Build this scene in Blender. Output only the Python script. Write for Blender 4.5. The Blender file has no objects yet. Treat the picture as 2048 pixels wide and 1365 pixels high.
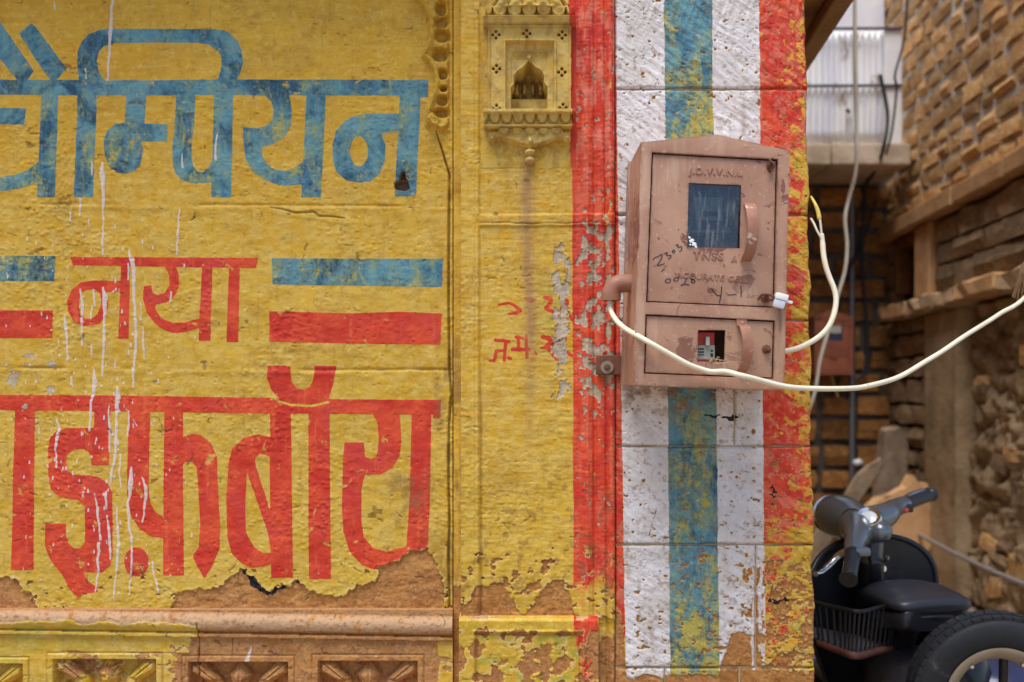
import bpy, bmesh, math, random
import numpy as np
from mathutils import Vector, Matrix

# ------------------------------------------------------------------ camera, sky, sun, exposure
scene = bpy.context.scene
COL = scene.collection
FPX = 1991.0            # focal length in photograph pixels (35 mm lens on a 36 mm sensor, 2048 px wide)
DCAM = 1.991            # distance of the camera from the painted wall
HCAM = 1.30             # height of the camera
HZ = 780.0              # photograph row of the horizon
cam_d = bpy.data.cameras.new("camera")
cam = bpy.data.objects.new("camera", cam_d)
COL.objects.link(cam)
cam.location = (0, -DCAM, HCAM)
cam.rotation_euler = (math.radians(90), 0, 0)
cam_d.lens = 35.0
cam_d.sensor_width = 36.0
cam_d.shift_y = (HZ - 682.5) / 2048.0
cam_d.clip_start = 0.05
cam_d.clip_end = 500
cam_d.dof.use_dof = True
cam_d.dof.focus_distance = 1.90
cam_d.dof.aperture_fstop = 3.3
scene.camera = cam

SUN_ELEV, SUN_AZ = 68.0, -153.0      # azimuth measured from +Y towards +X (the veiled sun stands high, behind the camera)
world = bpy.data.worlds.new("World")
scene.world = world
world.use_nodes = True
wn = world.node_tree
bg = wn.nodes["Background"]
sky = wn.nodes.new("ShaderNodeTexSky")
sky.sky_type = 'NISHITA'
sky.sun_disc = False
sky.sun_elevation = math.radians(SUN_ELEV)
sky.sun_rotation = math.radians(SUN_AZ)
sky.air_density = 1.0
sky.dust_density = 1.0
sky.ozone_density = 1.0
wn.links.new(sky.outputs[0], bg.inputs[0])
bg.inputs[1].default_value = 0.115
sun_d = bpy.data.lights.new("sun", 'SUN')
sun_d.energy = 2.9
sun_d.angle = math.radians(36)
sun_d.color = (1.0, 0.97, 0.92)
sun = bpy.data.objects.new("sun", sun_d)
COL.objects.link(sun)
_e, _a = math.radians(SUN_ELEV), math.radians(SUN_AZ)
_sd = Vector((math.sin(_a) * math.cos(_e), math.cos(_a) * math.cos(_e), math.sin(_e)))
sun.rotation_euler = _sd.to_track_quat('Z', 'Y').to_euler()
scene.view_settings.view_transform = 'Standard'
scene.view_settings.look = 'None'
scene.view_settings.exposure = 0.38
scene.view_settings.gamma = 1.0
scene.view_settings.use_curve_mapping = False
scene.cycles.max_bounces = 5
scene.cycles.diffuse_bounces = 3
scene.cycles.use_adaptive_sampling = True
scene.cycles.adaptive_threshold = 0.015
scene.cycles.use_denoising = True

# ------------------------------------------------------------------ helpers
RNG = random.Random(11)


def P(u, v, Y=0.0):
    """a point of the place seen at photograph position (u, v), standing Y metres behind the painted wall"""
    d = DCAM + Y
    return Vector(((u - 1024.0) / FPX * d, Y, HCAM + (HZ - v) / FPX * d))


def thing(name, label, cat, loc=(0, 0, 0), rot=(0, 0, 0), group=None, kind=None):
    o = bpy.data.objects.new(name, None)
    COL.objects.link(o)
    o.empty_display_size = 0.05
    o.location = loc
    o.rotation_euler = rot
    tag(o, label, cat, group, kind)
    return o


def tag(o, label=None, cat=None, group=None, kind=None):
    if label: o["label"] = label
    if cat: o["category"] = cat
    if group: o["group"] = group
    if kind: o["kind"] = kind
    return o


def obj(name, me, mat=None, parent=None, loc=None):
    o = bpy.data.objects.new(name, me)
    COL.objects.link(o)
    if mat is not None and me is not None and len(me.materials) == 0:
        me.materials.append(mat)
    if parent is not None:
        o.parent = parent
    if loc is not None:
        o.location = loc
    return o


def bm_mesh(bm, name="mesh", smooth=False, angle=None):
    me = bpy.data.meshes.new(name)
    bmesh.ops.recalc_face_normals(bm, faces=bm.faces)
    if smooth:
        for f in bm.faces: f.smooth = True
        if angle is not None:
            for e in bm.edges:
                if len(e.link_faces) == 2 and e.calc_face_angle(0) > math.radians(angle):
                    e.smooth = False
    bm.to_mesh(me)
    bm.free()
    return me


def bm_box(bm, lo, hi, bevel=0.0, seg=1, M=None):
    lo, hi = Vector(lo), Vector(hi)
    r = bmesh.ops.create_cube(bm, size=1.0)
    vs = r['verts']
    for v in vs:
        v.co = Vector(((v.co.x + .5) * (hi.x - lo.x) + lo.x, (v.co.y + .5) * (hi.y - lo.y) + lo.y,
                       (v.co.z + .5) * (hi.z - lo.z) + lo.z))
        if M is not None: v.co = M @ v.co
    if bevel > 0:
        es = list({e for v in vs for e in v.link_edges})
        bmesh.ops.bevel(bm, geom=es, offset=bevel, segments=seg, affect='EDGES', profile=0.6)
    return vs


def box_mesh(lo, hi, bevel=0.0, seg=1):
    bm = bmesh.new()
    bm_box(bm, lo, hi, bevel, seg)
    return bm_mesh(bm)


def bm_prism(bm, poly, y0, y1, bevel=0.0):
    """poly: list of (x, z) points, front face at y0, back at y1"""
    a = [bm.verts.new((x, y0, z)) for x, z in poly]
    b = [bm.verts.new((x, y1, z)) for x, z in poly]
    n = len(poly)
    fr = bm.faces.new(a)
    bm.faces.new(list(reversed(b)))
    for i in range(n):
        bm.faces.new((a[i], b[i], b[(i + 1) % n], a[(i + 1) % n]))
    if bevel > 0:
        bmesh.ops.bevel(bm, geom=list(fr.edges), offset=bevel, segments=2, affect='EDGES', profile=0.6)


def spline(pts, n=8):
    """Catmull-Rom through 3-d points"""
    pts = [Vector(p) for p in pts]
    out = []
    for i in range(len(pts) - 1):
        p0 = pts[max(i - 1, 0)]; p1 = pts[i]; p2 = pts[i + 1]; p3 = pts[min(i + 2, len(pts) - 1)]
        for k in range(n):
            t = k / n
            out.append(0.5 * ((2 * p1) + (p2 - p0) * t + (2 * p0 - 5 * p1 + 4 * p2 - p3) * t * t + (3 * p1 - p0 - 3 * p2 + p3) * t ** 3))
    out.append(pts[-1])
    return out


def bm_tube(bm, pts, rad, seg=10, cap=True, flat=None):
    """sweep a circle (rad: number or list) along pts"""
    pts = [Vector(p) for p in pts]
    n = len(pts)
    if not hasattr(rad, '__len__'): rad = [rad] * n
    t0 = (pts[1] - pts[0]).normalized()
    up = Vector((0, 0, 1)) if abs(t0.z) < .9 else Vector((0, 1, 0))
    nrm = t0.cross(up).normalized()
    rings = []
    for i in range(n):
        t = (pts[min(i + 1, n - 1)] - pts[max(i - 1, 0)]).normalized()
        nrm = (nrm - t * nrm.dot(t)).normalized()
        b = t.cross(nrm)
        ring = []
        for k in range(seg):
            a = 2 * math.pi * k / seg
            ca, sa = math.cos(a), math.sin(a)
            if flat: sa *= flat
            ring.append(bm.verts.new(pts[i] + (nrm * ca + b * sa) * rad[i]))
        rings.append(ring)
    for i in range(n - 1):
        for k in range(seg):
            bm.faces.new((rings[i][k], rings[i][(k + 1) % seg], rings[i + 1][(k + 1) % seg], rings[i + 1][k]))
    if cap:
        bm.faces.new(list(reversed(rings[0])))
        bm.faces.new(rings[-1])


def tube_mesh(pts, rad, seg=10, smooth=True, flat=None):
    bm = bmesh.new()
    bm_tube(bm, pts, rad, seg, flat=flat)
    return bm_mesh(bm, smooth=smooth, angle=50)


def bm_lathe(bm, prof, origin, axis, seg=32, closed=False):
    """prof: list of (radius, distance along axis)"""
    axis = Vector(axis).normalized()
    up = Vector((0, 0, 1)) if abs(axis.z) < .9 else Vector((1, 0, 0))
    a = axis.cross(up).normalized(); b = axis.cross(a)
    o = Vector(origin)
    rings = []
    for r, h in prof:
        rings.append([bm.verts.new(o + axis * h + (a * math.cos(2 * math.pi * k / seg) + b * math.sin(2 * math.pi * k / seg)) * max(r, 1e-5)) for k in range(seg)])
    m = len(rings)
    for i in range(m if closed else m - 1):
        for k in range(seg):
            bm.faces.new((rings[i][k], rings[i][(k + 1) % seg], rings[(i + 1) % m][(k + 1) % seg], rings[(i + 1) % m][k]))
    if not closed:
        bmesh.ops.remove_doubles(bm, verts=rings[0] + rings[-1], dist=5e-5)


def lathe_mesh(prof, origin=(0, 0, 0), axis=(0, -1, 0), seg=32, closed=False, angle=40):
    bm = bmesh.new()
    bm_lathe(bm, prof, origin, axis, seg, closed)
    return bm_mesh(bm, smooth=True, angle=angle)


def bm_loft(bm, sections, cap=True):
    rings = [[bm.verts.new(p) for p in s] for s in sections]
    n = len(rings[0])
    for i in range(len(rings) - 1):
        for k in range(n):
            bm.faces.new((rings[i][k], rings[i][(k + 1) % n], rings[i + 1][(k + 1) % n], rings[i + 1][k]))
    if cap:
        bm.faces.new(list(reversed(rings[0])))
        bm.faces.new(rings[-1])


def sup_ellipse(c, ax, ay, rx, ry, n=20, e=2.0):
    out = []
    for k in range(n):
        a = 2 * math.pi * k / n
        ca, sa = math.cos(a), math.sin(a)
        x = math.copysign(abs(ca) ** (2 / e), ca); y = math.copysign(abs(sa) ** (2 / e), sa)
        out.append(Vector(c) + Vector(ax) * (x * rx) + Vector(ay) * (y * ry))
    return out


# ------------------------------------------------------------------ material helpers
KEXP = 0.85


def srgb(r, g, b, k=None):
    k = KEXP if k is None else k
    f = lambda c: ((c / 255.0) / 12.92 if c / 255.0 <= 0.04045 else ((c / 255.0 + 0.055) / 1.055) ** 2.4)
    return (min(f(r) / k, .92), min(f(g) / k, .92), min(f(b) / k, .92), 1.0)


class Mat:
    def __init__(self, name):
        self.m = bpy.data.materials.new(name)
        self.m.use_nodes = True
        self.t = self.m.node_tree
        self.b = self.t.nodes["Principled BSDF"]
        tc = self.t.nodes.new("ShaderNodeTexCoord")
        self.co = tc.outputs['Object']
        self.b.inputs['Specular IOR Level'].default_value = 0.3

    def n(self, typ, props=None, ins=None):
        nd = self.t.nodes.new(typ)
        for k, v in (props or {}).items(): setattr(nd, k, v)
        for k, v in (ins or {}).items(): self.put(nd.inputs[k], v)
        return nd

    def put(self, sock, v):
        if isinstance(v, bpy.types.NodeSocket): self.t.links.new(v, sock)
        else: sock.default_value = v

    def noise(self, scale, detail=4, rough=.55, dist=0.0, vec=None):
        return self.n("ShaderNodeTexNoise", {}, {'Vector': vec or self.co, 'Scale': scale, 'Detail': detail, 'Roughness': rough, 'Distortion': dist}).outputs[0]

    def stretch(self, sx, sy, sz, rot=(0, 0, 0)):
        return self.n("ShaderNodeMapping", {}, {'Vector': self.co, 'Scale': (sx, sy, sz), 'Rotation': rot}).outputs[0]

    def vor(self, scale, feature='F1', vec=None):
        return self.n("ShaderNodeTexVoronoi", {'feature': feature}, {'Vector': vec or self.co, 'Scale': scale}).outputs['Distance']

    def attr(self, name):
        return self.n("ShaderNodeAttribute", {'attribute_name': name}).outputs['Fac']

    def step(self, v, a, b, lo=0.0, hi=1.0):
        return self.n("ShaderNodeMapRange", {'interpolation_type': 'SMOOTHSTEP'}, {0: v, 1: a, 2: b, 3: lo, 4: hi}).outputs[0]

    def math(self, op, a, b=0.0, clamp=False):
        return self.n("ShaderNodeMath", {'operation': op, 'use_clamp': clamp}, {0: a, 1: b}).outputs[0]

    def mix(self, f, a, b, blend='MIX'):
        return self.n("ShaderNodeMix", {'data_type': 'RGBA', 'blend_type': blend}, {0: f, 6: a, 7: b}).outputs[2]

    def rand(self):
        return self.n("ShaderNodeObjectInfo").outputs['Random']

    def bump(self, h, dist=.002, strength=1.0, normal=None):
        nd = self.n("ShaderNodeBump", {}, {'Height': h, 'Distance': dist, 'Strength': strength})
        if normal is not None: self.put(nd.inputs['Normal'], normal)
        self.t.links.new(nd.outputs[0], self.b.inputs['Normal'])
        return nd.outputs[0]

    def out(self, color=None, rough=None, metal=None, spec=None):
        if color is not None: self.put(self.b.inputs['Base Color'], color)
        if rough is not None: self.put(self.b.inputs['Roughness'], rough)
        if metal is not None: self.put(self.b.inputs['Metallic'], metal)
        if spec is not None: self.put(self.b.inputs['Specular IOR Level'], spec)
        return self.m


# ------------------------------------------------------------------ numpy noise
_T = np.random.RandomState(7).rand(256, 256)


def vn(x, y, s=0):
    x = np.asarray(x, float) + s * 17.31
    y = np.asarray(y, float) + s * 29.73
    xi = np.floor(x).astype(int); yi = np.floor(y).astype(int)
    xf = x - xi; yf = y - yi
    xf = xf * xf * xf * (xf * (xf * 6 - 15) + 10); yf = yf * yf * yf * (yf * (yf * 6 - 15) + 10)
    x0 = xi & 255; x1 = (xi + 1) & 255; y0 = yi & 255; y1 = (yi + 1) & 255
    a = _T[y0, x0] * (1 - xf) + _T[y0, x1] * xf
    b = _T[y1, x0] * (1 - xf) + _T[y1, x1] * xf
    return a * (1 - yf) + b * yf


def fbm(x, y, o=4, s=0, g=.5):
    t = 0; a = 1.0; n = 0
    for k in range(o):
        t = t + a * vn(x * 2 ** k, y * 2 ** k, s + k * 3)
        n += a; a *= g
    return t / n


def sm(x, a, b):
    t = np.clip((x - a) / (b - a), 0, 1)
    return t * t * (3 - 2 * t)


def worley(x, y, s=0):
    xi = np.floor(x).astype(int); yi = np.floor(y).astype(int)
    best = np.full(np.shape(x), 9.0)
    for dx in (-1, 0, 1):
        for dy in (-1, 0, 1):
            cx = xi + dx; cy = yi + dy
            px = cx + _T[(cy + s * 13) & 255, (cx + s * 7) & 255]
            py = cy + _T[(cx + s * 5 + 91) & 255, (cy + s * 3 + 57) & 255]
            best = np.minimum(best, (px - x) ** 2 + (py - y) ** 2)
    return np.sqrt(best)


# ------------------------------------------------------------------ flat shapes as signed distances (photograph pixels, positive inside)
def chaikin(p, it=2):
    p = np.array(p, float)
    for _ in range(it):
        q = np.roll(p, -1, 0)
        p = np.stack([.75 * p + .25 * q, .25 * p + .75 * q], 1).reshape(-1, 2)
    return p


def sd_poly(u, v, poly):
    poly = np.array(poly, float)
    d2 = np.full(u.shape, 1e9); ins = np.zeros(u.shape, bool)
    n = len(poly)
    for i in range(n):
        ax, ay = poly[i]; bx, by = poly[(i + 1) % n]
        ex, ey = bx - ax, by - ay
        L = ex * ex + ey * ey
        if L < 1e-12: continue
        t = np.clip(((u - ax) * ex + (v - ay) * ey) / L, 0, 1)
        d2 = np.minimum(d2, (u - ax - t * ex) ** 2 + (v - ay - t * ey) ** 2)
        c = (ay > v) != (by > v)
        if ey != 0:
            ins ^= c & (u < ex * (v - ay) / ey + ax)
    return np.where(ins, 1, -1) * np.sqrt(d2)


def sd_line(u, v, pts, w):
    """polyline with widths (number or list of half widths)"""
    if not hasattr(w, '__len__'): w = [w] * len(pts)
    best = np.full(u.shape, -1e9)
    for i in range(len(pts) - 1):
        ax, ay = pts[i]; bx, by = pts[i + 1]
        ex, ey = bx - ax, by - ay
        L = ex * ex + ey * ey + 1e-9
        t = np.clip(((u - ax) * ex + (v - ay) * ey) / L, 0, 1)
        d = np.sqrt((u - ax - t * ex) ** 2 + (v - ay - t * ey) ** 2)
        best = np.maximum(best, w[i] + (w[i + 1] - w[i]) * t - d)
    return best


def local(S, u, v, fn, bbox, op='max', pad=12):
    """evaluate fn only near bbox and merge into the flat array S"""
    m = (u > bbox[0] - pad) & (u < bbox[2] + pad) & (v > bbox[1] - pad) & (v < bbox[3] + pad)
    if not m.any(): return
    r = fn(u[m], v[m])
    S[m] = np.maximum(S[m], r) if op == 'max' else np.minimum(S[m], r)


def bb(p, w=0):
    p = np.array(p, float)
    return (p[:, 0].min() - w, p[:, 1].min() - w, p[:, 0].max() + w, p[:, 1].max() + w)


def add_poly(S, u, v, p, smooth=False, cut=False):
    if smooth: p = chaikin(p, 2)
    if cut: local(S, u, v, lambda a, b: -sd_poly(a, b, p), bb(p), 'min', 10)
    else: local(S, u, v, lambda a, b: sd_poly(a, b, p), bb(p))


def add_line(S, u, v, p, w, cut=False):
    ww = max(w) if hasattr(w, '__len__') else w
    if cut: local(S, u, v, lambda a, b: -sd_line(a, b, p, w), bb(p, ww), 'min', 6)
    else: local(S, u, v, lambda a, b: sd_line(a, b, p, w), bb(p, ww))

# ------------------------------------------------------------------ the sign painter's lettering, traced on the wall
def tr(ox, oy, k, pts):
    return [(ox + x * k, oy + y * k) for x, y in pts]


def blue_lettering(S, u, v):
    A = lambda p, s=False, c=False: add_poly(S, u, v, p, s, c)
    A([(-160, 160), (700, 160), (857, 160), (856, 195), (842, 195), (842, 192), (-160, 190)])
    A([(38, 68), (63, 47), (72, 55), (133, 137), (117, 156), (104, 164), (92, 150)])
    A([(-62, -10), (-35, -30), (-22, 10), (68, 143), (54, 162), (36, 162), (0, 118), (-30, 70)])
    A([(82, 186), (116, 186), (110, 395), (74, 395)])
    A([(-60, 216), (52, 217), (49, 250), (-60, 248)])
    A([(84, 318), (77, 323), (57, 340), (30, 350), (0, 354), (-50, 345), (-62, 372), (-30, 384), (0, 383), (17, 382), (43, 377), (84, 363)])
    A([(154, 186), (193, 186), (186, 394), (147, 394)])
    # the loop over the second letter
    o = [(158, 165), (154, 127), (155, 103), (163, 83), (177, 68), (197, 60), (217, 57), (325, 58), (433, 59), (457, 65), (475, 82), (485, 103),
         (487, 127), (480, 150), (472, 165)]
    i = [(434, 165), (440, 147), (444, 133), (443, 113), (433, 100), (417, 90), (393, 86), (310, 85), (227, 86), (208, 92), (197, 103),
         (193, 123), (197, 143), (212, 165)]
    A(o + i)
    A([(248, 245), (230, 247), (213, 260), (207, 280), (208, 310), (217, 333), (233, 345), (250, 348), (267, 343), (280, 330), (285, 300),
       (282, 283), (333, 283), (335, 247), (288, 247), (292, 186), (252, 186)])
    A([(352, 186), (350, 233), (344, 283), (344, 327), (350, 347), (363, 360), (383, 367), (432, 365), (432, 312), (425, 317), (418, 335),
       (405, 345), (395, 343), (386, 332), (383, 315), (383, 290), (388, 250), (391, 186)])
    A([(428, 186), (467, 186), (462, 395), (422, 395)])
    A([(578, 186), (584, 220), (582, 250), (570, 273), (550, 288), (523, 295), (525, 313), (533, 328), (550, 340), (573, 342), (593, 333),
       (612, 320), (612, 368), (573, 372), (557, 370), (527, 360), (503, 340), (490, 317), (487, 287), (486, 255), (513, 257), (533, 252),
       (545, 240), (547, 220), (542, 203), (526, 188)])
    A([(613, 186), (652, 186), (642, 395), (602, 395)])
    A([(800, 186), (842, 186), (832, 393), (789, 393)])
    A([(806, 228), (733, 228), (710, 232), (690, 242), (673, 260), (665, 287), (665, 320), (672, 343), (690, 360), (717, 366), (740, 364),
       (760, 347), (770, 320), (771, 290), (763, 267), (804, 263)])
    c = [(718 + 18 * math.cos(a), 303 + 30 * math.sin(a)) for a in np.linspace(0, 2 * math.pi, 20, endpoint=False)]
    A(c, False, True)
    A([(-160, 512), (110, 512), (108, 563), (-160, 563)])
    A([(544, 517), (720, 518), (886, 518), (884, 575), (780, 573), (545, 570)])


def red_lettering(S, u, v):
    A = lambda p, s=False, c=False: add_poly(S, u, v, p, s, c)
    A([(-160, 621), (106, 621), (104, 677), (-160, 677)])
    A([(539, 623), (700, 627), (800, 624), (883, 627), (881, 690), (700, 688), (539, 684)])
    A([(140, 514), (516, 516), (512, 537), (145, 531)])
    A([(242, 528), (260, 528), (257, 678), (236, 678)])
    A([(246, 562), (187, 561), (160, 565), (142, 580), (133, 602), (135, 622), (147, 642), (163, 652), (180, 653), (200, 647), (213, 628),
       (217, 605), (212, 585), (246, 583)])
    A([(160, 588), (173, 580), (190, 580), (200, 588), (202, 608), (195, 628), (182, 638), (170, 637), (160, 625), (157, 605)], False, True)
    A([(350, 528), (358, 552), (358, 572), (350, 592), (333, 605), (312, 610), (310, 615), (314, 625), (325, 638), (347, 646), (370, 645), (404, 636),
       (404, 655), (370, 665), (347, 667), (327, 660), (307, 645), (293, 625), (285, 598), (287, 573), (302, 570), (305, 585), (313, 590),
       (328, 587), (338, 572), (338, 552), (326, 528)])
    A([(404, 530), (425, 530), (421, 682), (397, 682)])
    A([(458, 530), (480, 530), (477, 685), (453, 685)])
    # the big lower word
    k5 = lambda p: tr(0, 770, .436, p)
    k6 = lambda p: tr(440, 710, .4797, p)
    A([(-160, 789), (200, 791), (480, 795), (700, 799), (882, 800), (881, 837), (866, 836), (866, 830), (480, 827), (200, 823), (-160, 820)])
    A(k5([(68, 110), (160, 110), (155, 850), (50, 850)]))
    A(k5([(432, 110), (430, 198), (310, 198), (260, 210), (230, 240), (220, 290), (222, 420), (235, 480), (270, 512), (310, 522), (360, 530),
          (388, 560), (390, 640), (390, 720), (370, 748), (345, 752), (318, 730), (305, 690), (305, 635), (208, 635), (208, 740), (230, 800),
          (265, 845), (290, 880), (320, 940), (360, 978), (385, 962), (450, 950), (440, 925), (400, 900), (385, 862), (470, 862), (505, 830), (518, 780), (518, 640),
          (515, 500), (495, 450), (450, 422), (400, 415), (340, 412), (310, 395), (303, 350), (310, 320), (340, 297), (380, 295), (405, 305),
          (418, 330), (418, 370), (500, 370), (505, 110)]))
    A(k5([(627 + 57 * math.cos(a), 812 + 68 * math.sin(a)) for a in np.linspace(0, 2 * math.pi, 18, endpoint=False)]))
    A(k5([(588, 110), (582, 500), (600, 600), (640, 660), (690, 695), (760, 705), (760, 603), (745, 605), (710, 580), (690, 540), (682, 480), (688, 110)]))
    A(k5([(752, 110), (838, 110), (840, 500), (845, 875), (748, 875), (750, 500)]))
    A(k5([(830, 242), (880, 225), (920, 230), (965, 265), (995, 330), (998, 450), (1010, 640), (1008, 750), (975, 830), (938, 890), (905, 830),
          (883, 785), (910, 745), (918, 640), (908, 450), (900, 380), (880, 352), (850, 355), (830, 375)]))
    A(k6([(208, 230), (295, 230), (300, 600), (305, 930), (213, 930)]))
    A(k6([(215, 345), (160, 332), (100, 345), (50, 390), (35, 450), (25, 600), (30, 760), (50, 830), (90, 870), (130, 890), (200, 878), (245, 855)]))
    A(k6([(112, 490), (105, 620), (108, 740), (140, 800), (180, 825), (213, 825), (200, 745), (150, 600)]), False, True)
    A(k6([(146, 432), (165, 412), (206, 425), (208, 650), (180, 560), (150, 470)]), False, True)
    A(k6([(368, 230), (457, 230), (460, 600), (463, 935), (370, 935)]))
    A(k6([(200, 45), (195, 95), (215, 150), (250, 185), (300, 200), (380, 205), (450, 195), (470, 130), (487, 47), (395, 45), (390, 100),
          (375, 130), (350, 145), (320, 140), (298, 110), (293, 45)]))
    add_line(S, u, v, k6([(216, 172), (250, 196), (300, 209), (380, 213), (452, 197)]), 2.4, cut=True)
    A(k6([(748, 235), (757, 350), (750, 420), (720, 470), (670, 500), (604, 500), (590, 560), (590, 700), (600, 760), (640, 805), (690, 820), (795, 795),
          (795, 845), (760, 855), (690, 885), (640, 895), (590, 875), (540, 820), (515, 740), (508, 640), (512, 440), (518, 365), (600, 365),
          (605, 425), (630, 435), (655, 420), (662, 350), (655, 280), (630, 235)]))
    A(k6([(800, 235), (882, 235), (876, 600), (866, 840), (775, 840), (790, 600)]))
    # small brushed notes on the pilaster
    kp = lambda p: tr(860, 380, .3443, p)
    L = lambda p, w: add_line(S, u, v, kp(p), w)
    L([(400, 668), (455, 657), (490, 670), (525, 702)], [2.5, 2.5, 3, 4]); L([(525, 702), (500, 715), (455, 720)], [4, 3.5, 2])
    L([(560, 632), (600, 640), (590, 648)], 3.5)
    L([(668, 625), (700, 632), (704, 655), (672, 688), (700, 700), (742, 724)], [4, 4.5, 4, 3.5, 4.5, 3.5])
    L([(756, 628), (796, 642), (800, 660), (762, 688), (795, 702), (826, 755)], [3, 4, 3.5, 3, 4, 3])
    L([(380, 872), (458, 880)], 3.5); L([(440, 880), (430, 990)], 3.5); L([(432, 932), (385, 936), (374, 992), (345, 994)], [3, 3.5, 3, 2])
    L([(455, 975), (468, 980)], 3.5); L([(500, 855), (540, 858)], 3.5); L([(480, 926), (575, 928)], 4); L([(512, 860), (515, 930)], 3.5)
    L([(558, 850), (564, 972)], 3.5); L([(610, 940), (618, 955)], 2.2)
    L([(655, 856), (694, 862), (702, 890), (664, 916), (650, 918)], [4, 5, 5, 3.5, 2.5]); L([(680, 912), (738, 984)], [4.5, 3.5])
    L([(742, 862), (785, 862), (778, 885), (740, 905), (770, 926), (826, 966)], [3, 4.5, 4, 3.5, 4.5, 3.5])


DRIPS = [
    ([(225, -30), (224, 20), (220, 67), (218, 110), (216, 161)], [2.6, 2.8, 3.4, 2.2, 2.2]),
    ([(204, 326), (204, 350), (206, 400), (205, 440), (205, 510)], [2, 5, 2.6, 2.0, 1.8]),
    ([(434, 266), (432, 292), (431, 320)], [1.5, 2.2, 2]), ([(363, 309), (363, 335)], [1.4, 2.4]), ([(358, 420), (357, 460), (353, 510)], [1.6, 2.2, 1.8]),
    ([(159, 400), (158, 433)], [2.4, 1.6]), ([(139, 425), (139, 442)], [1.5, 1.8]), ([(171, 138), (173, 157)], [1.5, 1.5]), ([(107, 4), (109, 20)], [1.5, 1.5]),
    ([(183, 322), (185, 350)], [1.2, 1.8]),
    ([(129, 628), (132, 652), (135, 690), (134, 722)], [1, 3.6, 2, 1.8]), ([(161, 580), (165, 612), (164, 650), (163, 692)], [1.5, 3.2, 1.8, 1.8]),
    ([(187, 580), (190, 612)], [2, 2]), ([(184, 612), (183, 636)], [1.3, 2]), ([(207, 576), (210, 600), (210, 640), (208, 668), (206, 710), (203, 752)], [2, 5, 2.4, 3, 2.2, 1.8]),
    ([(258, 494), (262, 520), (266, 538), (268, 588), (272, 650), (270, 708), (265, 775)], [.8, 4, 4, 2.2, 2.8, 2.6, 2]), ([(256, 528), (256, 560)], [1.5, 2]),
    ([(286, 655), (286, 690), (288, 718)], [1.4, 2, 1.5]), ([(341, 585), (340, 602)], [2, 3]), ([(182, 690), (183, 708)], [1, 2.4]),
    ([(186, 735), (188, 768), (182, 805), (180, 862)], [1, 5, 2.6, 2]), ([(142, 755), (141, 770)], [2, 2.8]), ([(229, 722), (229, 735)], [1, 2]),
    ([(233, 775), (235, 795), (233, 830), (229, 915), (224, 950), (219, 972)], [2, 5, 2.8, 2.6, 2.4, 1.6]), ([(257, 822), (258, 850), (255, 872)], [1.4, 2, 2]),
    ([(217, 818), (219, 860), (218, 905)], [1.4, 2.2, 1.6]), ([(240, 910), (241, 975)], [2.4, 1.6]), ([(263, 935), (261, 965), (257, 1000), (257, 1030), (263, 1075), (264, 1140), (258, 1190)], [2, 5, 2.5, 3, 2, 1.6, 1.2]),
    ([(284, 955), (292, 975), (290, 1010), (286, 1044)], [1, 3.4, 2.4, 1.8]), ([(190, 988), (197, 1040), (201, 1080)], [1.8, 2.6, 2.2]),
    ([(215, 1032), (219, 1080), (221, 1118)], [1.8, 2.8, 2]), ([(234, 1015), (237, 1090), (232, 1150), (228, 1202)], [1.8, 3, 2, 1.6]),
    ([(198, 1088), (195, 1145), (192, 1185)], [3.6, 2, 1.4]), ([(115, 838), (117, 862), (111, 900), (113, 935)], [1, 3.6, 2.2, 1.8]),
    ([(304, 1124), (311, 1160), (318, 1186)], [1.2, 2.4, 1.6]), ([(212, 985), (212, 1018)], [2.6, 1.8]), ([(156, 915), (152, 928)], [1, 1.5]),
    ([(281, 605), (284, 640)], [.8, .8]),
    ([(268, 840), (274, 852)], [1, 2]), ([(503, 1295), (497, 1318)], [2, 4.5]),
]


# ------------------------------------------------------------------ fields of the painted face: relief (mm) and paint layers, in photograph pixels
STRIPES = [(1230, 1252), (1328, 1341), (1424, 1439), (1518, 1531)]       # u at v=0 and v=1365 of the four colour changes
XR = (1612, 1631)
ROWS = [-420, -150, 178, 430, 641, 893, 1090, 1336, 1500]


def lin(e, v): return e[0] + (e[1] - e[0]) * v / 1365.0


def relief_plaster(u, v, amp=1.0):
    h = 7.0 * (fbm(u / 330, v / 260, 3, 1) - .5) + 3.2 * (fbm(u / 75, v / 55, 3, 5) - .5)
    h = h + 1.7 * (fbm(u / 22, v / 11, 3, 9) - .5)                     # trowel marks
    w = fbm(u / 60, v / 60, 3, 21)
    lump = sm(worley(u / 17 + w * 2, v / 12 + w * 2, 3), .42, .05)
    h = h + .9 * (fbm(u / 8, v / 6, 2, 79) - .5) * sm(fbm(u / 110, v / 80, 2, 83), .42, .6) + 1.3 * lump * sm(fbm(u / 90, v / 90, 2, 31), .5, .72)
    pit = sm(worley(u / 26, v / 19, 8), .17, .04)
    h = h - 1.5 * pit * sm(fbm(u / 60, v / 50, 2, 41), .56, .68)
    # curled flakes and hair cracks
    wu, wv = u + 26 * (fbm(u / 40, v / 40, 2, 51) - .5), v + 22 * (fbm(u / 40, v / 40, 2, 57) - .5)
    cr = np.abs(vn(wu / 30, wv / 19, 61) - .5)
    zone = sm(fbm(u / 34, v / 26, 2, 71), .60, .68) * sm(fbm(u / 170, v / 130, 2, 75), .42, .58)
    crack_groove = (1 - sm(cr, .012, .060)) * zone * sm(fbm(u / 9, v / 9, 2, 77), .38, .62)
    return h * amp, crack_groove


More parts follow.
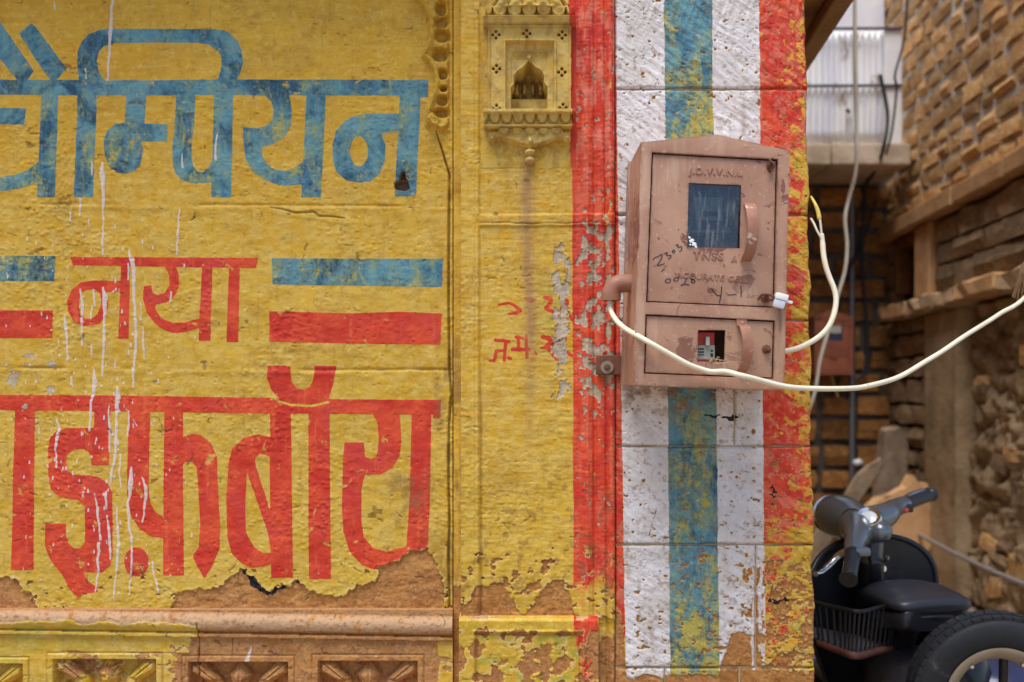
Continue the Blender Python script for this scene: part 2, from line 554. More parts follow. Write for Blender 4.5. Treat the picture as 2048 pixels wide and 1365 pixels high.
HOLE = [(788, 366), (797, 362), (803, 345), (809, 343), (812, 356), (818, 370), (820, 378), (812, 382), (795, 380), (789, 377)]
CRACK_MAIN = [(872, 262), (884, 300), (893, 330), (899, 350), (898, 420), (897, 600), (899, 740), (903, 790), (898, 850), (897, 960), (899, 1040),
              (897, 1120), (899, 1200), (897, 1240)]
BARE_L = [(-170, 1150), (0, 1150), (20, 1149), (40, 1164), (46, 1180), (70, 1202), (78, 1222), (78, 1260), (-170, 1260)]
BARE_R = [(345, 1260), (345, 1212), (349, 1186), (400, 1180), (448, 1172), (462, 1150), (480, 1148), (484, 1140), (500, 1158), (536, 1190), (565, 1173), (594, 1166),
          (622, 1185), (646, 1190), (690, 1190), (728, 1170), (752, 1161), (757, 1137), (805, 1118), (824, 1103), (857, 1089), (872, 1118),
          (886, 1166), (888, 1228), (888, 1260)]
TAR = [(496, 1153), (508, 1151), (512, 1160), (520, 1170), (533, 1181), (545, 1182), (548, 1174), (556, 1172), (560, 1178), (568, 1170), (570, 1176),
       (552, 1183), (545, 1194), (532, 1190), (520, 1184), (502, 1170)]


def F_new(u, v):
    z = lambda x: np.full(u.shape, float(x))
    return dict(red=z(-20), blue=z(-20), white=z(-20), drip=z(-20), bare=z(-20), tar=z(-20), chip=z(-20), brown_tone=z(0), crack_groove=z(0), grn=z(0), dust=z(0), streak=z(0), lem=z(0), show=z(0), worn=z(0), fade=z(0))


def fld_panel(u, v):
    """the recessed yellow panel with the lettering (u < 906)"""
    f = F_new(u, v)
    h, crack_groove = relief_plaster(u, v)
    blue_lettering(f['blue'], u, v)
    red_lettering(f['red'], u, v)
    du = u + 5.0 * (fbm(u / 40, v / 22, 3, 85) - .5)
    for p, w in DRIPS: add_line(f['drip'], du, v, p, w)
    f['drip'] = np.where(f['drip'] > -12, f['drip'] + 2.2 * (fbm(u / 5, v / 9, 2, 87) - .55), f['drip'])
    rs = np.random.RandomState(5)
    for k in range(260):                                          # splashes of lime wash
        cu = rs.normal(190, 95); cv = rs.choice([rs.uniform(420, 1180), rs.normal(860, 190)])
        if cu < -20 or cu > 520: continue
        r = rs.uniform(.7, 2.3)
        add_line(f['drip'], u, v, [(cu, cv), (cu + rs.uniform(-.5, .5), cv + rs.uniform(1, 7))], [r * .6, r])
    pale = (fbm(u / 26, v / 17, 4, 81) - .56) * 60 - 26 * sm(np.hypot((u - 80) / 110, (v - 745) / 120), .35, 1.0)
    f['chip'] = np.maximum(f['chip'], pale - 2)
    nz = 24 * (fbm(u / 34, v / 26, 4, 91) - .5) + 17 * (fbm(u / 9, v / 10, 3, 95) - .5)
    b = np.full(u.shape, -30.0)
    local(b, u, v, lambda a, c: sd_poly(a, c, BARE_L), bb(BARE_L), pad=40)
    local(b, u, v, lambda a, c: sd_poly(a, c, BARE_R), bb(BARE_R), pad=40)
    spots = (fbm(u / 16, v / 12, 3, 101) - .80) * 90 - 30 * sm(np.abs(v - 1190), 40, 140)
    f['bare'] = np.maximum(b + nz * sm(b, -28, -4) * .8, spots)
    local(f['tar'], u, v, lambda a, c: sd_poly(a, c, TAR) + 12 * (fbm(a / 8, c / 8, 3, 111) - .5), bb(TAR))
    local(f['tar'], u, v, lambda a, c: sd_poly(a, c, [(596, 1153), (600, 1168), (590, 1166)]) + 3 * (fbm(a / 7, c / 7, 3, 113) - .5), (590, 1150, 602, 1170))
    local(f['tar'], u, v, lambda a, c: sd_poly(a, c, [(484, 1138), (494, 1138), (492, 1150), (484, 1150)]) + 3 * (fbm(a / 6, c / 6, 3, 115) - .5), (484, 1138, 494, 1150))
    # level joints of the stones under the plaster
    for v0, s in ((408, 0), (736, 4)):
        vv = v - v0 - 6 * (fbm(u / 120, v * 0, 3, 121 + s) - .5) - .006 * u
        g = np.exp(-(vv / 3.0) ** 2) * sm(fbm(u / 160, v * 0 + s, 2, 131 + s), .38, .55)
        h = h - 2.4 * g + 1.2 * np.exp(-((vv - 7) / 5.0) ** 2) * sm(fbm(u / 90, v * 0 + s, 2, 135), .4, .6)
        crack_groove = np.maximum(crack_groove, .5 * g * sm(fbm(u / 60, v * 0, 2, 137), .5, .7))
    m = np.full(u.shape, -30.0)
    add_line(m, u, v, [(540, 415), (562, 418), (590, 426), (628, 424), (636, 432), (660, 433), (690, 437)], [.4, 1.2, 1.6, 1.4, 1.6, 1.2, .4])
    crack_groove = np.maximum(crack_groove, sm(m, -1.4, .4)); h = h - 2.5 * sm(m, -3, 1) + 2.0 * sm(sd_line(u, v, [(545, 422), (700, 444)], 5), -6, 2) * 0.8
    m = np.full(u.shape, -30.0)
    add_line(m, u, v, CRACK_MAIN, [.3, .6, .9] + [1.3] * (len(CRACK_MAIN) - 4) + [1.6])
    m = m + 1.6 * (fbm(u / 14, v / 14, 3, 141) - .5)
    crack_groove = np.maximum(crack_groove, sm(m, -1.2, .5)); h = h - 9 * sm(m, -2.0, .6)
    # hole left by a broken fixing
    m = np.full(u.shape, -30.0)
    local(m, u, v, lambda a, c: sd_poly(a, c, HOLE) + 3 * (fbm(a / 7, c / 7, 3, 151) - .5), bb(HOLE))
    h = h - 22 * sm(m, -1, 2.5) + 10 * sm(m, -2, 2.5) * np.exp(-((v - 359) / 2.5) ** 2)
    f['brown_tone'] = np.maximum(f['brown_tone'], .95 * sm(m, -2.5, .5))
    # scalloped arch carved at the upper right of the panel
    ah, apit = arch_relief(u, v)
    h = h + ah
    f['brown_tone'] = np.maximum(f['brown_tone'], apit * .55)
    f['dust'] = sm(v, 150, 520) * .5 + .25
    g = sm(np.hypot((u - 812) / 55, (v - 985) / 110), 1.0, .3) * sm(fbm(u / 24, v / 34, 4, 161), .40, .62)
    f['brown_tone'] = np.maximum(f['brown_tone'], .55 * g)
    g = sm(u, 815, 890) * sm(v, 640, 760) * sm(fbm(u / 22, v / 60, 4, 171), .42, .66)
    f['brown_tone'] = np.maximum(f['brown_tone'], .45 * g)
    bs = sm(f['bare'], -1.5, 1.5)
    rough_stone = 5 * (fbm(u / 46, v / 22, 4, 181) - .5) + 2.4 * (fbm(u / 12, v / 9, 3, 187) - .5)
    h = h * (1 - bs) + bs * (h * .5 - 2.6 + rough_stone) + 1.0 * sm(f['bare'], -9, -2) * (1 - bs)
    f['lem'] = sm(v, 250, 1150) * .75 + .25 * sm(v, 1080, 1200)
    f['show'] = .5 * sm(v, 120, 340) - .35 * sm(u, 560, 820) * sm(v, 420, 300) - .3 * sm(v, 170, 60)
    h = h - 1.6 * crack_groove + 1.1 * sm(f['drip'], -.8, 1.2) + .35 * sm(f['red'], -1, 1) + .25 * sm(f['blue'], -1, 1)
    f['crack_groove'] = crack_groove
    return h, f


ARCH_RIB = tr(830, 0, .2931, [(-60, -110), (-10, -40), (20, 0), (70, 60), (106, 150), (112, 250), (92, 340), (62, 388)])
ARCH_RIB2 = tr(830, 0, .2931, [(62, 388), (98, 425), (135, 490), (148, 570), (134, 650), (112, 720), (84, 790), (92, 850), (140, 872)])
ARCH_PITS = [(178, 60, 34, 50), (180, 150, 44, 44), (186, 245, 46, 46), (172, 375, 50, 46), (190, 505, 32, 38), (196, 605, 22, 22), (188, 685, 34, 36), (182, 768, 46, 34)]


def arch_relief(u, v):
    k = .2931
    h = np.zeros(u.shape); pit = np.zeros(u.shape)
    m = (u > 800) & (u < 915) & (v < 330)
    if not m.any(): return h, pit
    a, b = u[m], v[m]
    rib = np.maximum(sd_line(a, b, ARCH_RIB, 7.0), sd_line(a, b, ARCH_RIB2, 6.5))
    fillp = [(ARCH_RIB[0][0], -200)] + ARCH_RIB + ARCH_RIB2[1:] + [(886, 262), (897, 250), (896, -200)]
    fl = sd_poly(a, b, fillp)
    hh = 10.0 * sm(fl, -2, 2) + 11.0 * np.sqrt(np.clip(rib / 7.0, 0, 1)) - 4.0 * np.exp(-((rib - 3.4) / 1.0) ** 2)
    p = np.zeros(a.shape)
    for x, y, rx, ry in ARCH_PITS:
        q = (np.abs((a - 830 - x * k) / (rx * 1.35 * k)) ** 2.4 + np.abs((b - y * k - 3) / (ry * 1.16 * k)) ** 2.4) ** (1 / 2.4)
        p = np.maximum(p, sm(q, 1.04, .45))
    p = p * sm(rib, 0, -2.5)
    hh = hh - 19 * p
    c = np.hypot(a - (830 + 132 * k), b - 828 * k)                 # bud with a whorl
    ang = np.arctan2(b - 828 * k, a - (830 + 132 * k))
    hh = hh + 8 * sm(c, 17, 6) - 3.0 * sm(np.abs(((c - 2.2 * ang) % 7.5) - 3.7), 1.2, .3) * sm(c, 15, 11)
    leaf = sd_line(a, b, [(868, 252), (885, 258), (898, 262)], [3, 7, 3]); hh = hh + 6 * np.sqrt(np.clip(leaf / 7, 0, 1))
    tail = sd_line(a, b, [(872, 262), (890, 276), (897, 292)], [5, 4, 1]); hh = hh + 4 * np.sqrt(np.clip(tail / 5, 0, 1))
    hh = hh * sm(b, 330, 285)
    h[m] = hh; pit[m] = np.maximum(p * sm(fbm(a / 12, b / 12, 3, 201), .25, .55), .5 * sm(rib, 0, -1.5) * sm(fl, -1, 2) * sm(fbm(a / 9, b / 13, 3, 205), .45, .65))
    return h, pit


def fld_pilaster(u, v):
    """pilaster (922..1150) and the red ribbed strip beside the pier"""
    f = F_new(u, v)
    h, crack_groove = relief_plaster(u, v, .7)
    h = h + 1.2 * (fbm(u / 30, v / 5, 3, 211) - .5)
    # sunk panels with thin fillets
    jv = v - 4 * (fbm(u / 60, v * 0, 2, 221) - .5)
    band = sm(jv, 427, 431) * sm(jv, 455, 450)
    inner = sm(u, 956, 962) * (1 - band)
    h = h - 3.4 * inner
    fil = np.exp(-((u - 955) / 2.2) ** 2) + .7 * np.exp(-((u - 947) / 1.6) ** 2)
    h = h + 2.0 * fil * (1 - band) * sm(fbm(u * 0, v / 30, 3, 225), .2, .5)
    g = np.exp(-((u - 963) / 2.0) ** 2) * sm(v, 700, 860)
    h = h - 3.0 * g
    crack_groove = np.maximum(crack_groove, .35 * g)  # the groove's shadow line is darkened in the colour as well
    jc = np.exp(-((v - 447 - 8 * (fbm(u / 40, v * 0, 3, 231) - .5)) / 1.6) ** 2) * sm(u, 930, 975)
    crack_groove = np.maximum(crack_groove, .5 * jc * sm(fbm(u / 25, v * 0, 2, 233), .35, .6)); h = h - 1.5 * jc
    # ribs of the red strip
    h = h + 4.5 * sm(u, 1158, 1166) - 6 * np.exp(-((u - 1190) / 4.5) ** 2) + 2.4 * np.exp(-((u - 1176) / 3.0) ** 2)
    ru = u - 1220 - 5 * v / 1365
    h = h + 5.0 * np.exp(-(ru / 5.5) ** 2) - 5.0 * np.exp(-((ru + 10) / 3.0) ** 2) - 3.0 * np.exp(-((ru - 9) / 2.2) ** 2)
    crack_groove = np.maximum(crack_groove, .4 * np.exp(-((ru + 10) / 1.5) ** 2) * sm(fbm(u * 0, v / 50, 3, 237), .35, .6))
    # paint
    redL = 1143 + 5 * v / 1365 + 3.0 * (fbm(u * 0, v / 60, 3, 241) - .5)
    r = u - redL
    low = sm(v, 1080, 1240)
    rn = 22 * (fbm(u / 20, v / 22, 4, 251) - .5)
    r = np.minimum(r, 16 - 30 * low + rn * (.35 + low))
    r = np.maximum(r, np.where(v < 60, 0, -40))* 1.0 if False else r
    f['red'] = np.clip(r, -20, 20)
    red_lettering(f['red'], u, v)
    f['fade'] = sm(fbm(u / 9, v / 40, 4, 255), .44, .64) * sm(u, 1146, 1156) * (.35 + .5 * sm(v, 420, 250))
    f['worn'] = sm(v, 1050, 1150) * sm(u, 1140, 1150)
    # flaked grey-white undercoat in the red strip and at the right of the pilaster
    zone = sm(v, 360, 470) * sm(v, 860, 760)
    zr = zone * sm(u, 1146, 1156) * (1 - .45 * np.exp(-((u - 1157) / 5.0) ** 2))
    n1 = fbm(u / 9.5, v / 13, 4, 261)
    c1 = (n1 - .60 + .10 * zr) * 120 * sm(u, 1140, 1150) - 30 * (1 - zr) - 3 + 14 * (1 - zr) * sm(u, 1146, 1156) * sm(n1, .64, .76)
    zy = sm(v, 420, 520) * sm(v, 870, 780) * sm(u, 1080, 1125) * sm(u, 1146, 1138)
    c2 = (fbm(u / 15, v / 24, 4, 271) - .60 + .10 * zy) * 90 - 30 * (1 - zy)
    f['chip'] = np.maximum(c1, c2)
    # bare sandstone low down
    nz = 24 * (fbm(u / 36, v / 30, 4, 291) - .5) + 16 * (fbm(u / 9, v / 10, 3, 295) - .5)
    line = 1182 - 14 * np.exp(-((u - 990) / 26) ** 2) - 16 * np.exp(-((u - 1115) / 26) ** 2) + 46 * np.exp(-((u - 1052) / 24) ** 2) + 35 * sm(u, 955, 930) + 60 * sm(u, 1138, 1150)
    b = (v - line) * .7 + nz
    sp = (fbm(u / 15, v / 13, 3, 301) - .66) * 90 - 30 * sm(np.abs(v - 1170), 30, 110)
    f['bare'] = np.clip(np.maximum(b, sp), -30, 30)
    # rain streak running down from the niche
    su = u - 1058 - 5 * np.sin(v / 90)
    st = np.exp(-(su / 11.0) ** 2) * sm(v, 322, 340) * sm(v, 1010, 560)
    st2 = np.exp(-(su / 24.0) ** 2) * sm(v, 322, 345) * sm(v, 820, 420) * .5
    f['streak'] = np.clip((st * .9 + st2 * .5) * (.8 + .8 * (fbm(u / 12, v / 60, 3, 311) - .4)), 0, .9)
    sp = sm(fbm(u / 15, v / 17, 4, 315), .60, .72) * sm(v, 880, 1000)
    f['brown_tone'] = np.maximum(f['brown_tone'], .5 * sp)
    f['dust'] = .85 - .35 * sm(v, 800, 1100) + 0 * u
    f['lem'] = sm(v, 560, 1150) * .9 + 0 * u
    f['grn'] = .6 * sm(u, 1060, 1100) * sm(u, 1145, 1125) * sm(v, 480, 560) * sm(v, 760, 640) * sm(fbm(u / 30, v / 50, 3, 321), .4, .6) * .6
    bs = sm(f['bare'], -1.5, 1.5)
    cs = sm(f['chip'], -1.5, 1.5)
    h = h - 2.6 * bs + bs * (3.5 * (fbm(u / 40, v / 20, 4, 325) - .5)) - 1.3 * cs + .8 * sm(f['chip'], -6, -1) * (1 - cs) - 1.4 * crack_groove
    f['crack_groove'] = crack_groove
    return h, f


def row_cuts():
    return {4: [1470], 6: [1512], 7: [1330, 1480]}


def fld_pier(u, v, rect=None):
    """rough-dressed corner stones with the painted stripes"""
    f = F_new(u, v)
    h = 4.0 * (fbm(u / 120, v / 90, 3, 401) - .5) + 3.0 * (fbm(u / 30, v / 30, 3, 405) - .5)
    wa = 16 * (fbm(u / 60, v / 50, 2, 411) - .5)
    p, q = u * .80 + v * .60, -u * .60 + v * .80 + wa
    chis = fbm(p / 40, q / 8.0, 3, 415)
    up = sm(v, 120, 20)
    h = h + (3.6 - 0.8 * up) * (chis - .5) + 2.2 * up * (fbm((u + v * .35) / 7, (v - u * .35) / 60, 2, 421) - .5)
    h = h - 1.6 * sm(worley(u / 15, v / 9, 15), .22, .06) * sm(fbm(u / 40, v / 40, 2, 425), .50, .66)
    wob = lambda s: 3.0 * (fbm(u * 0, v / 26, 3, s) - .5) + 1.6 * (fbm(u / 6, v / 6, 2, s + 4) - .5)
    e0, e1, e2, e3 = [lin(e, v) for e in STRIPES]
    w1 = np.minimum(u - e0 + wob(431), e1 - u + wob(433))
    w2 = np.minimum(u - e2 + wob(435), e3 - u + wob(437))
    f['white'] = np.clip(np.maximum(w1, w2), -20, 20)
    f['blue'] = np.clip(np.minimum(u - e1 - wob(433), e2 - u - wob(435)), -20, 20)
    t = (u - e3) / (lin(XR, v) - e3)
    n = .55 * fbm(u / 30, v / 26, 3, 441) + .45 * fbm(u / 8, v / 6, 3, 447)
    mid = sm(v, 280, 360) * sm(v, 880, 760)
    lowr = sm(v, 1010, 1110)
    rr = (.62 - .62 * np.clip(t, 0, 1) ** 1.6 * (1 + .5 * mid) - .16 * mid - .60 * lowr - .12 * sm(v, 880, 940) + (n - .5) * 2.4) * 22
    rr = np.minimum(rr, u - e3 - wob(437))
    left = e0 - u - wob(431)
    ln = fbm(u / 20, v / 24, 4, 445)
    left = np.minimum(left, (1 - 1.5 * sm(v, 1120, 1290)) * 14 + 22 * (ln - .5) + 4)
    f['red'] = np.clip(np.maximum(rr, left), -20, 20)
    f['dust'] = .35 + 0 * u
    f['lem'] = .35 + .4 * sm(v, 1000, 1250)
    f['worn'] = sm(u, 1500, 1530)
    f['fade'] = .55 * sm(fbm(u / 12, v / 12, 3, 453), .46, .66)
    f['show'] = .75 * sm(v, 60, 170) * sm(v, 330, 300) + .45 * sm(v, 780, 900) + .45 * sm(v, 1120, 1290) + .25
    f['grn'] = sm(fbm(u / 16, v / 14, 3, 451), .58, .70) * sm(v, 1150, 1260) * sm(u, 1560, 1600) * .6
    # bare patches
    nz = 26 * (fbm(u / 30, v / 24, 4, 461) - .5) + 9 * (fbm(u / 8, v / 8, 2, 465) - .5)
    line = 1420 - 190 * sm(u, 1400, 1470) + 70 * sm(u, 1500, 1530) - 200 * sm(u, 1262, 1240) + 40 * sm(u, 1250, 1310)
    b = (v - line) * .6 + nz
    b = np.maximum(b, (v - 1352) * .9 + nz * .8)
    spots = (fbm(u / 11, v / 8, 3, 471) - .80 + .07 * sm(v, 850, 1200)) * 100
    stripe = np.minimum(u - 1496, 1527 - u) * .6 - 4 + 46 * (fbm(u / 13, v / 17, 4, 475) - .5) - 30 * sm(v, 1110, 1085)
    low = sm(v, 1085, 1125) * sm(u, 1528, 1536)
    fl = (.5 * fbm(u / 26, v / 20, 3, 477) + .5 * fbm(u / 7, v / 5, 3, 479) - .56 + .07 * low) * 90 - 40 * (1 - low)
    f['bare'] = np.clip(np.maximum(np.maximum(np.maximum(b, spots), stripe), fl), -30, 30)
    wd = np.full(u.shape, -20.0)
    for pth, w in ([(1506, 1085), (1510, 1130), (1507, 1200), (1506, 1280), (1508, 1338)], [5, 3, 2.5, 3, 4]), ([(1522, 1085), (1523, 1150), (1520, 1230), (1522, 1290)], [4, 2.6, 3, 1.5]), \
                  ([(1490, 1085), (1500, 1110)], [5, 4]):
        add_line(wd, u, v, pth, w)
    f['drip'] = wd + 9 * (fbm(u / 8, v / 15, 3, 481) - .52)
    local(f['tar'], u, v, lambda a_, b_: sd_line(a_, b_, [(1543, 962), (1548, 985), (1545, 1008)], [3, 4, 2]) + 20 * (fbm(a_ / 5, b_ / 5, 3, 485) - .58), (1530, 950, 1560, 1025))
    local(f['tar'], u, v, lambda a_, b_: sd_line(a_, b_, [(1528, 1201), (1552, 1204), (1575, 1200)], [2, 5, 2]) + 20 * (fbm(a_ / 5, b_ / 5, 3, 487) - .58), (1520, 1190, 1585, 1215))
    local(f['tar'], u, v, lambda a_, b_: sd_line(a_, b_, [(1412, 832), (1440, 834), (1465, 836), (1485, 832)], [1, 3, 5, 2]) + 18 * (fbm(a_ / 7, b_ / 5, 3, 489) - .58), (1405, 820, 1495, 845))
    add_line(f['tar'], u, v, [(1313, 1018), (1306, 1044), (1298, 1072)], .9)
    # brown blotches below and around the cabinet
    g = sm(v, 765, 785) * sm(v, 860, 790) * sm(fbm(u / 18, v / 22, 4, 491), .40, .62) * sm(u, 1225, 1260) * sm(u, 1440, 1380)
    g2 = sm(v, 1000, 1100) * sm(fbm(u / 12, v / 10, 4, 495), .62, .74) * .5
    g3 = np.exp(-((u - 1487) / 6) ** 2) * sm(v, 185, 200) * sm(v, 275, 262) * .4
    g4 = sm(fbm(u / 10, v / 9, 4, 497), .68, .76) * .5
    f['brown_tone'] = np.clip(np.maximum(np.maximum(g * .85, g2), np.maximum(g3, g4)), 0, .9)
    bs = sm(f['bare'], -1.5, 1.5)
    h = h - 2.2 * bs + 1.5 * sm(f['drip'], -1, 1.5)
    if rect is not None:
        x0, x1, y0, y1 = rect
        d = np.minimum(np.minimum(u - x0, x1 - u), np.minimum(v - y0, y1 - v)) + 2.2 * (fbm(u / 22, v / 22, 3, 501) - .5)
        h = h - 6.0 * sm(d, 4.0, -.5)
        f['brown_tone'] = np.maximum(f['brown_tone'], .5 * sm(d, 2.6, .5) * sm(fbm(u / 40, v / 40, 2, 505), .45, .65))
    return h, f


FRAMES = [(-170, 64, 1312), (100, 330, 1303), (368, 591, 1309), (626, 849, 1307)]


def fld_frieze(u, v):
    """torus moulding and frieze with sunk flower panels under the lettering"""
    f = F_new(u, v)
    vv = v - .016 * u
    h, crack_groove = relief_plaster(u, v, .45)
    h = h + 1.4 * (fbm(u / 26, v / 10, 3, 601) - .5)
    tt = np.clip((vv - 1216) / 41.0, 0, 1)
    tor = 26 * np.sqrt(np.clip(1 - (2 * tt - .9) ** 2 / 1.25, 0, 1)) * (vv < 1257)
    prof = np.where(vv < 1257, tor, 0) + np.where((vv >= 1257) & (vv < 1264), 20, 0) + np.where(vv >= 1264, 12, 0)
    h = h + prof
    pan = np.full(u.shape, -40.0); inn = np.full(u.shape, -40.0); pet = np.zeros(u.shape)
    for x0, x1, y0 in FRAMES:
        y0 = y0 + 0
        pan = np.maximum(pan, np.minimum(np.minimum(u - x0, x1 - u), v - y0))
        a = np.minimum(np.minimum(u - x0 - 13, x1 - 13 - u), v - y0 - 13)
        inn = np.maximum(inn, a)
        c = (x0 + x1) / 2.0
        hw = (x1 - x0) / 2.0 - 13
        d = sd_poly(u, v, [(c, y0 + 12), (c + 24, y0 + 42), (c + 10, y0 + 78), (c - 10, y0 + 78), (c - 24, y0 + 42)])
        pet = np.maximum(pet, (7 + 10 * np.clip(d / 15, 0, 1)) * sm(d, -1, 1) - 2.5 * np.exp(-((u - c) / 1.6) ** 2) * (d > 0))
        for s in (-1, 1):
            cx = c + s * hw
            d = sd_poly(u, v, [(cx, y0 + 14), (cx - s * 26, y0 + 14), (cx - s * 62, y0 + 52), (cx - s * 40, y0 + 60), (cx, y0 + 38)])
            pet = np.maximum(pet, (9 + 8 * np.clip(d / 9, 0, 1)) * sm(d, -1, 1))
            e = np.abs((u - cx) * s * -1 - (v - y0 - 12) * 1.25)
            pet = pet - 3 * np.exp(-(e / 1.6) ** 2) * (d > 0)
            d = 18 - np.hypot(u - (c + s * 52), (v - y0 - 62) * 1.1)
            pet = np.maximum(pet, (6 + 8 * np.sqrt(np.clip(d / 18, 0, 1))) * sm(d, -1, 1))
    h = h - 3.0 * np.exp(-((pan - 0) / 1.2) ** 2) * (vv > 1264) + 2.5 * sm(pan, 0, 2)
    h = h - 34 * sm(inn, -1, 1.5) + 1.75 * pet * sm(inn, -2, 1)
    for x in (401, 468):                                                    # joints between the frieze stones
        w = 1.3 if x == 401 else .8
        j = np.abs(u - x - 3 * (fbm(u * 0, v / 20, 3, 611 + x) - .5))
        g = (1 - sm(j, w * .4, w)) * (sm(vv, 1232, 1240) if x == 401 else sm(vv, 1262, 1266) * sm(vv, 1308, 1300))
        h = h - (9 if x == 401 else 3) * g; crack_groove = np.maximum(crack_groove, .9 * g if x == 401 else .45 * g)
    nz = 30 * (fbm(u / 40, v / 22, 4, 621) - .5) + 9 * (fbm(u / 9, v / 8, 2, 625) - .5)
    b = np.clip((u - 365) * .35, -12, 17) + nz
    b = np.where((vv < 1257) & (u < 400), (1237 - vv) * 1.3 + nz * .7, b)
    b = np.where((vv >= 1257) & (vv < 1264), b - 5, b)
    b = b - 30 * sm(u, 868, 884) * sm(vv, 1262, 1268)
    b = np.where(vv > 1297, b + 9 * sm(u, 60, 140), b)
    f['bare'] = np.clip(b, -30, 30)
    f['drip'] = sd_line(u, v, [(505, 1293), (497, 1319)], [1.5, 4.5]) + 3 * (fbm(u / 6, v / 6, 2, 631) - .5)
    f['dust'] = .78 + .22 * sm(tor, 12, 24) * (vv < 1248)
    f['grn'] = .28 * sm(u, 330, 100) * sm(fbm(u / 50, v / 40, 3, 641), .35, .6)
    f['lem'] = .7 + 0 * u
    f['brown_tone'] = .4 * sm(inn, 0, 4) * (1 - sm(pet, 4, 9)) * sm(fbm(u / 20, v / 20, 3, 645), .3, .6)  # browner on the sunk ground between the petals
    h = h - 1.5 * sm(f['bare'], -1.5, 1.5) - 1.4 * crack_groove + 1.6 * (fbm(u / 30, v / 12, 4, 651) - .5) * sm(f['bare'], -1.5, 1.5)
    f['crack_groove'] = crack_groove
    return h, f


def fld_plinth(u, v):
    """base of the pilaster"""
    f = F_new(u, v)
    h, crack_groove = relief_plaster(u, v, .5)
    d = np.minimum(np.minimum(u - 947, 1168 - u), v - 1263)
    h = h - 5 * sm(d, 2, 6) + 2.5 * np.exp(-((d - 0) / 2.2) ** 2) - 3 * np.exp(-((d - 7) / 2.0) ** 2)
    h = h - 7 * sm(v, 1243, 1237)
    nz = 46 * (fbm(u / 34, v / 30, 4, 661) - .5) + 10 * (fbm(u / 8, v / 8, 2, 665) - .5)
    b = nz - 4 + 6 * sm(np.abs(d - 5), 9, 2) + 5 * sm(d, 25, 60) - 16 * sm(v, 1262, 1250) + 10 * sm(v, 1242, 1238)
    f['bare'] = np.clip(b, -30, 30)
    r = np.minimum(u - 1150, 1197 - u) + nz * .35 - 12 * sm(v, 1280, 1340)
    f['red'] = np.clip(r, -20, 20)
    f['grn'] = .7 * sm(fbm(u / 18, v / 15, 4, 671), .60, .70) * sm(d, 4, 12)
    f['lem'] = 1.0 + 0 * u
    f['dust'] = sm(v, 1246, 1240) + 0 * u
    h = h - 1.9 * sm(f['bare'], -1.5, 1.5) - crack_groove
    f['crack_groove'] = crack_groove
    return h, f


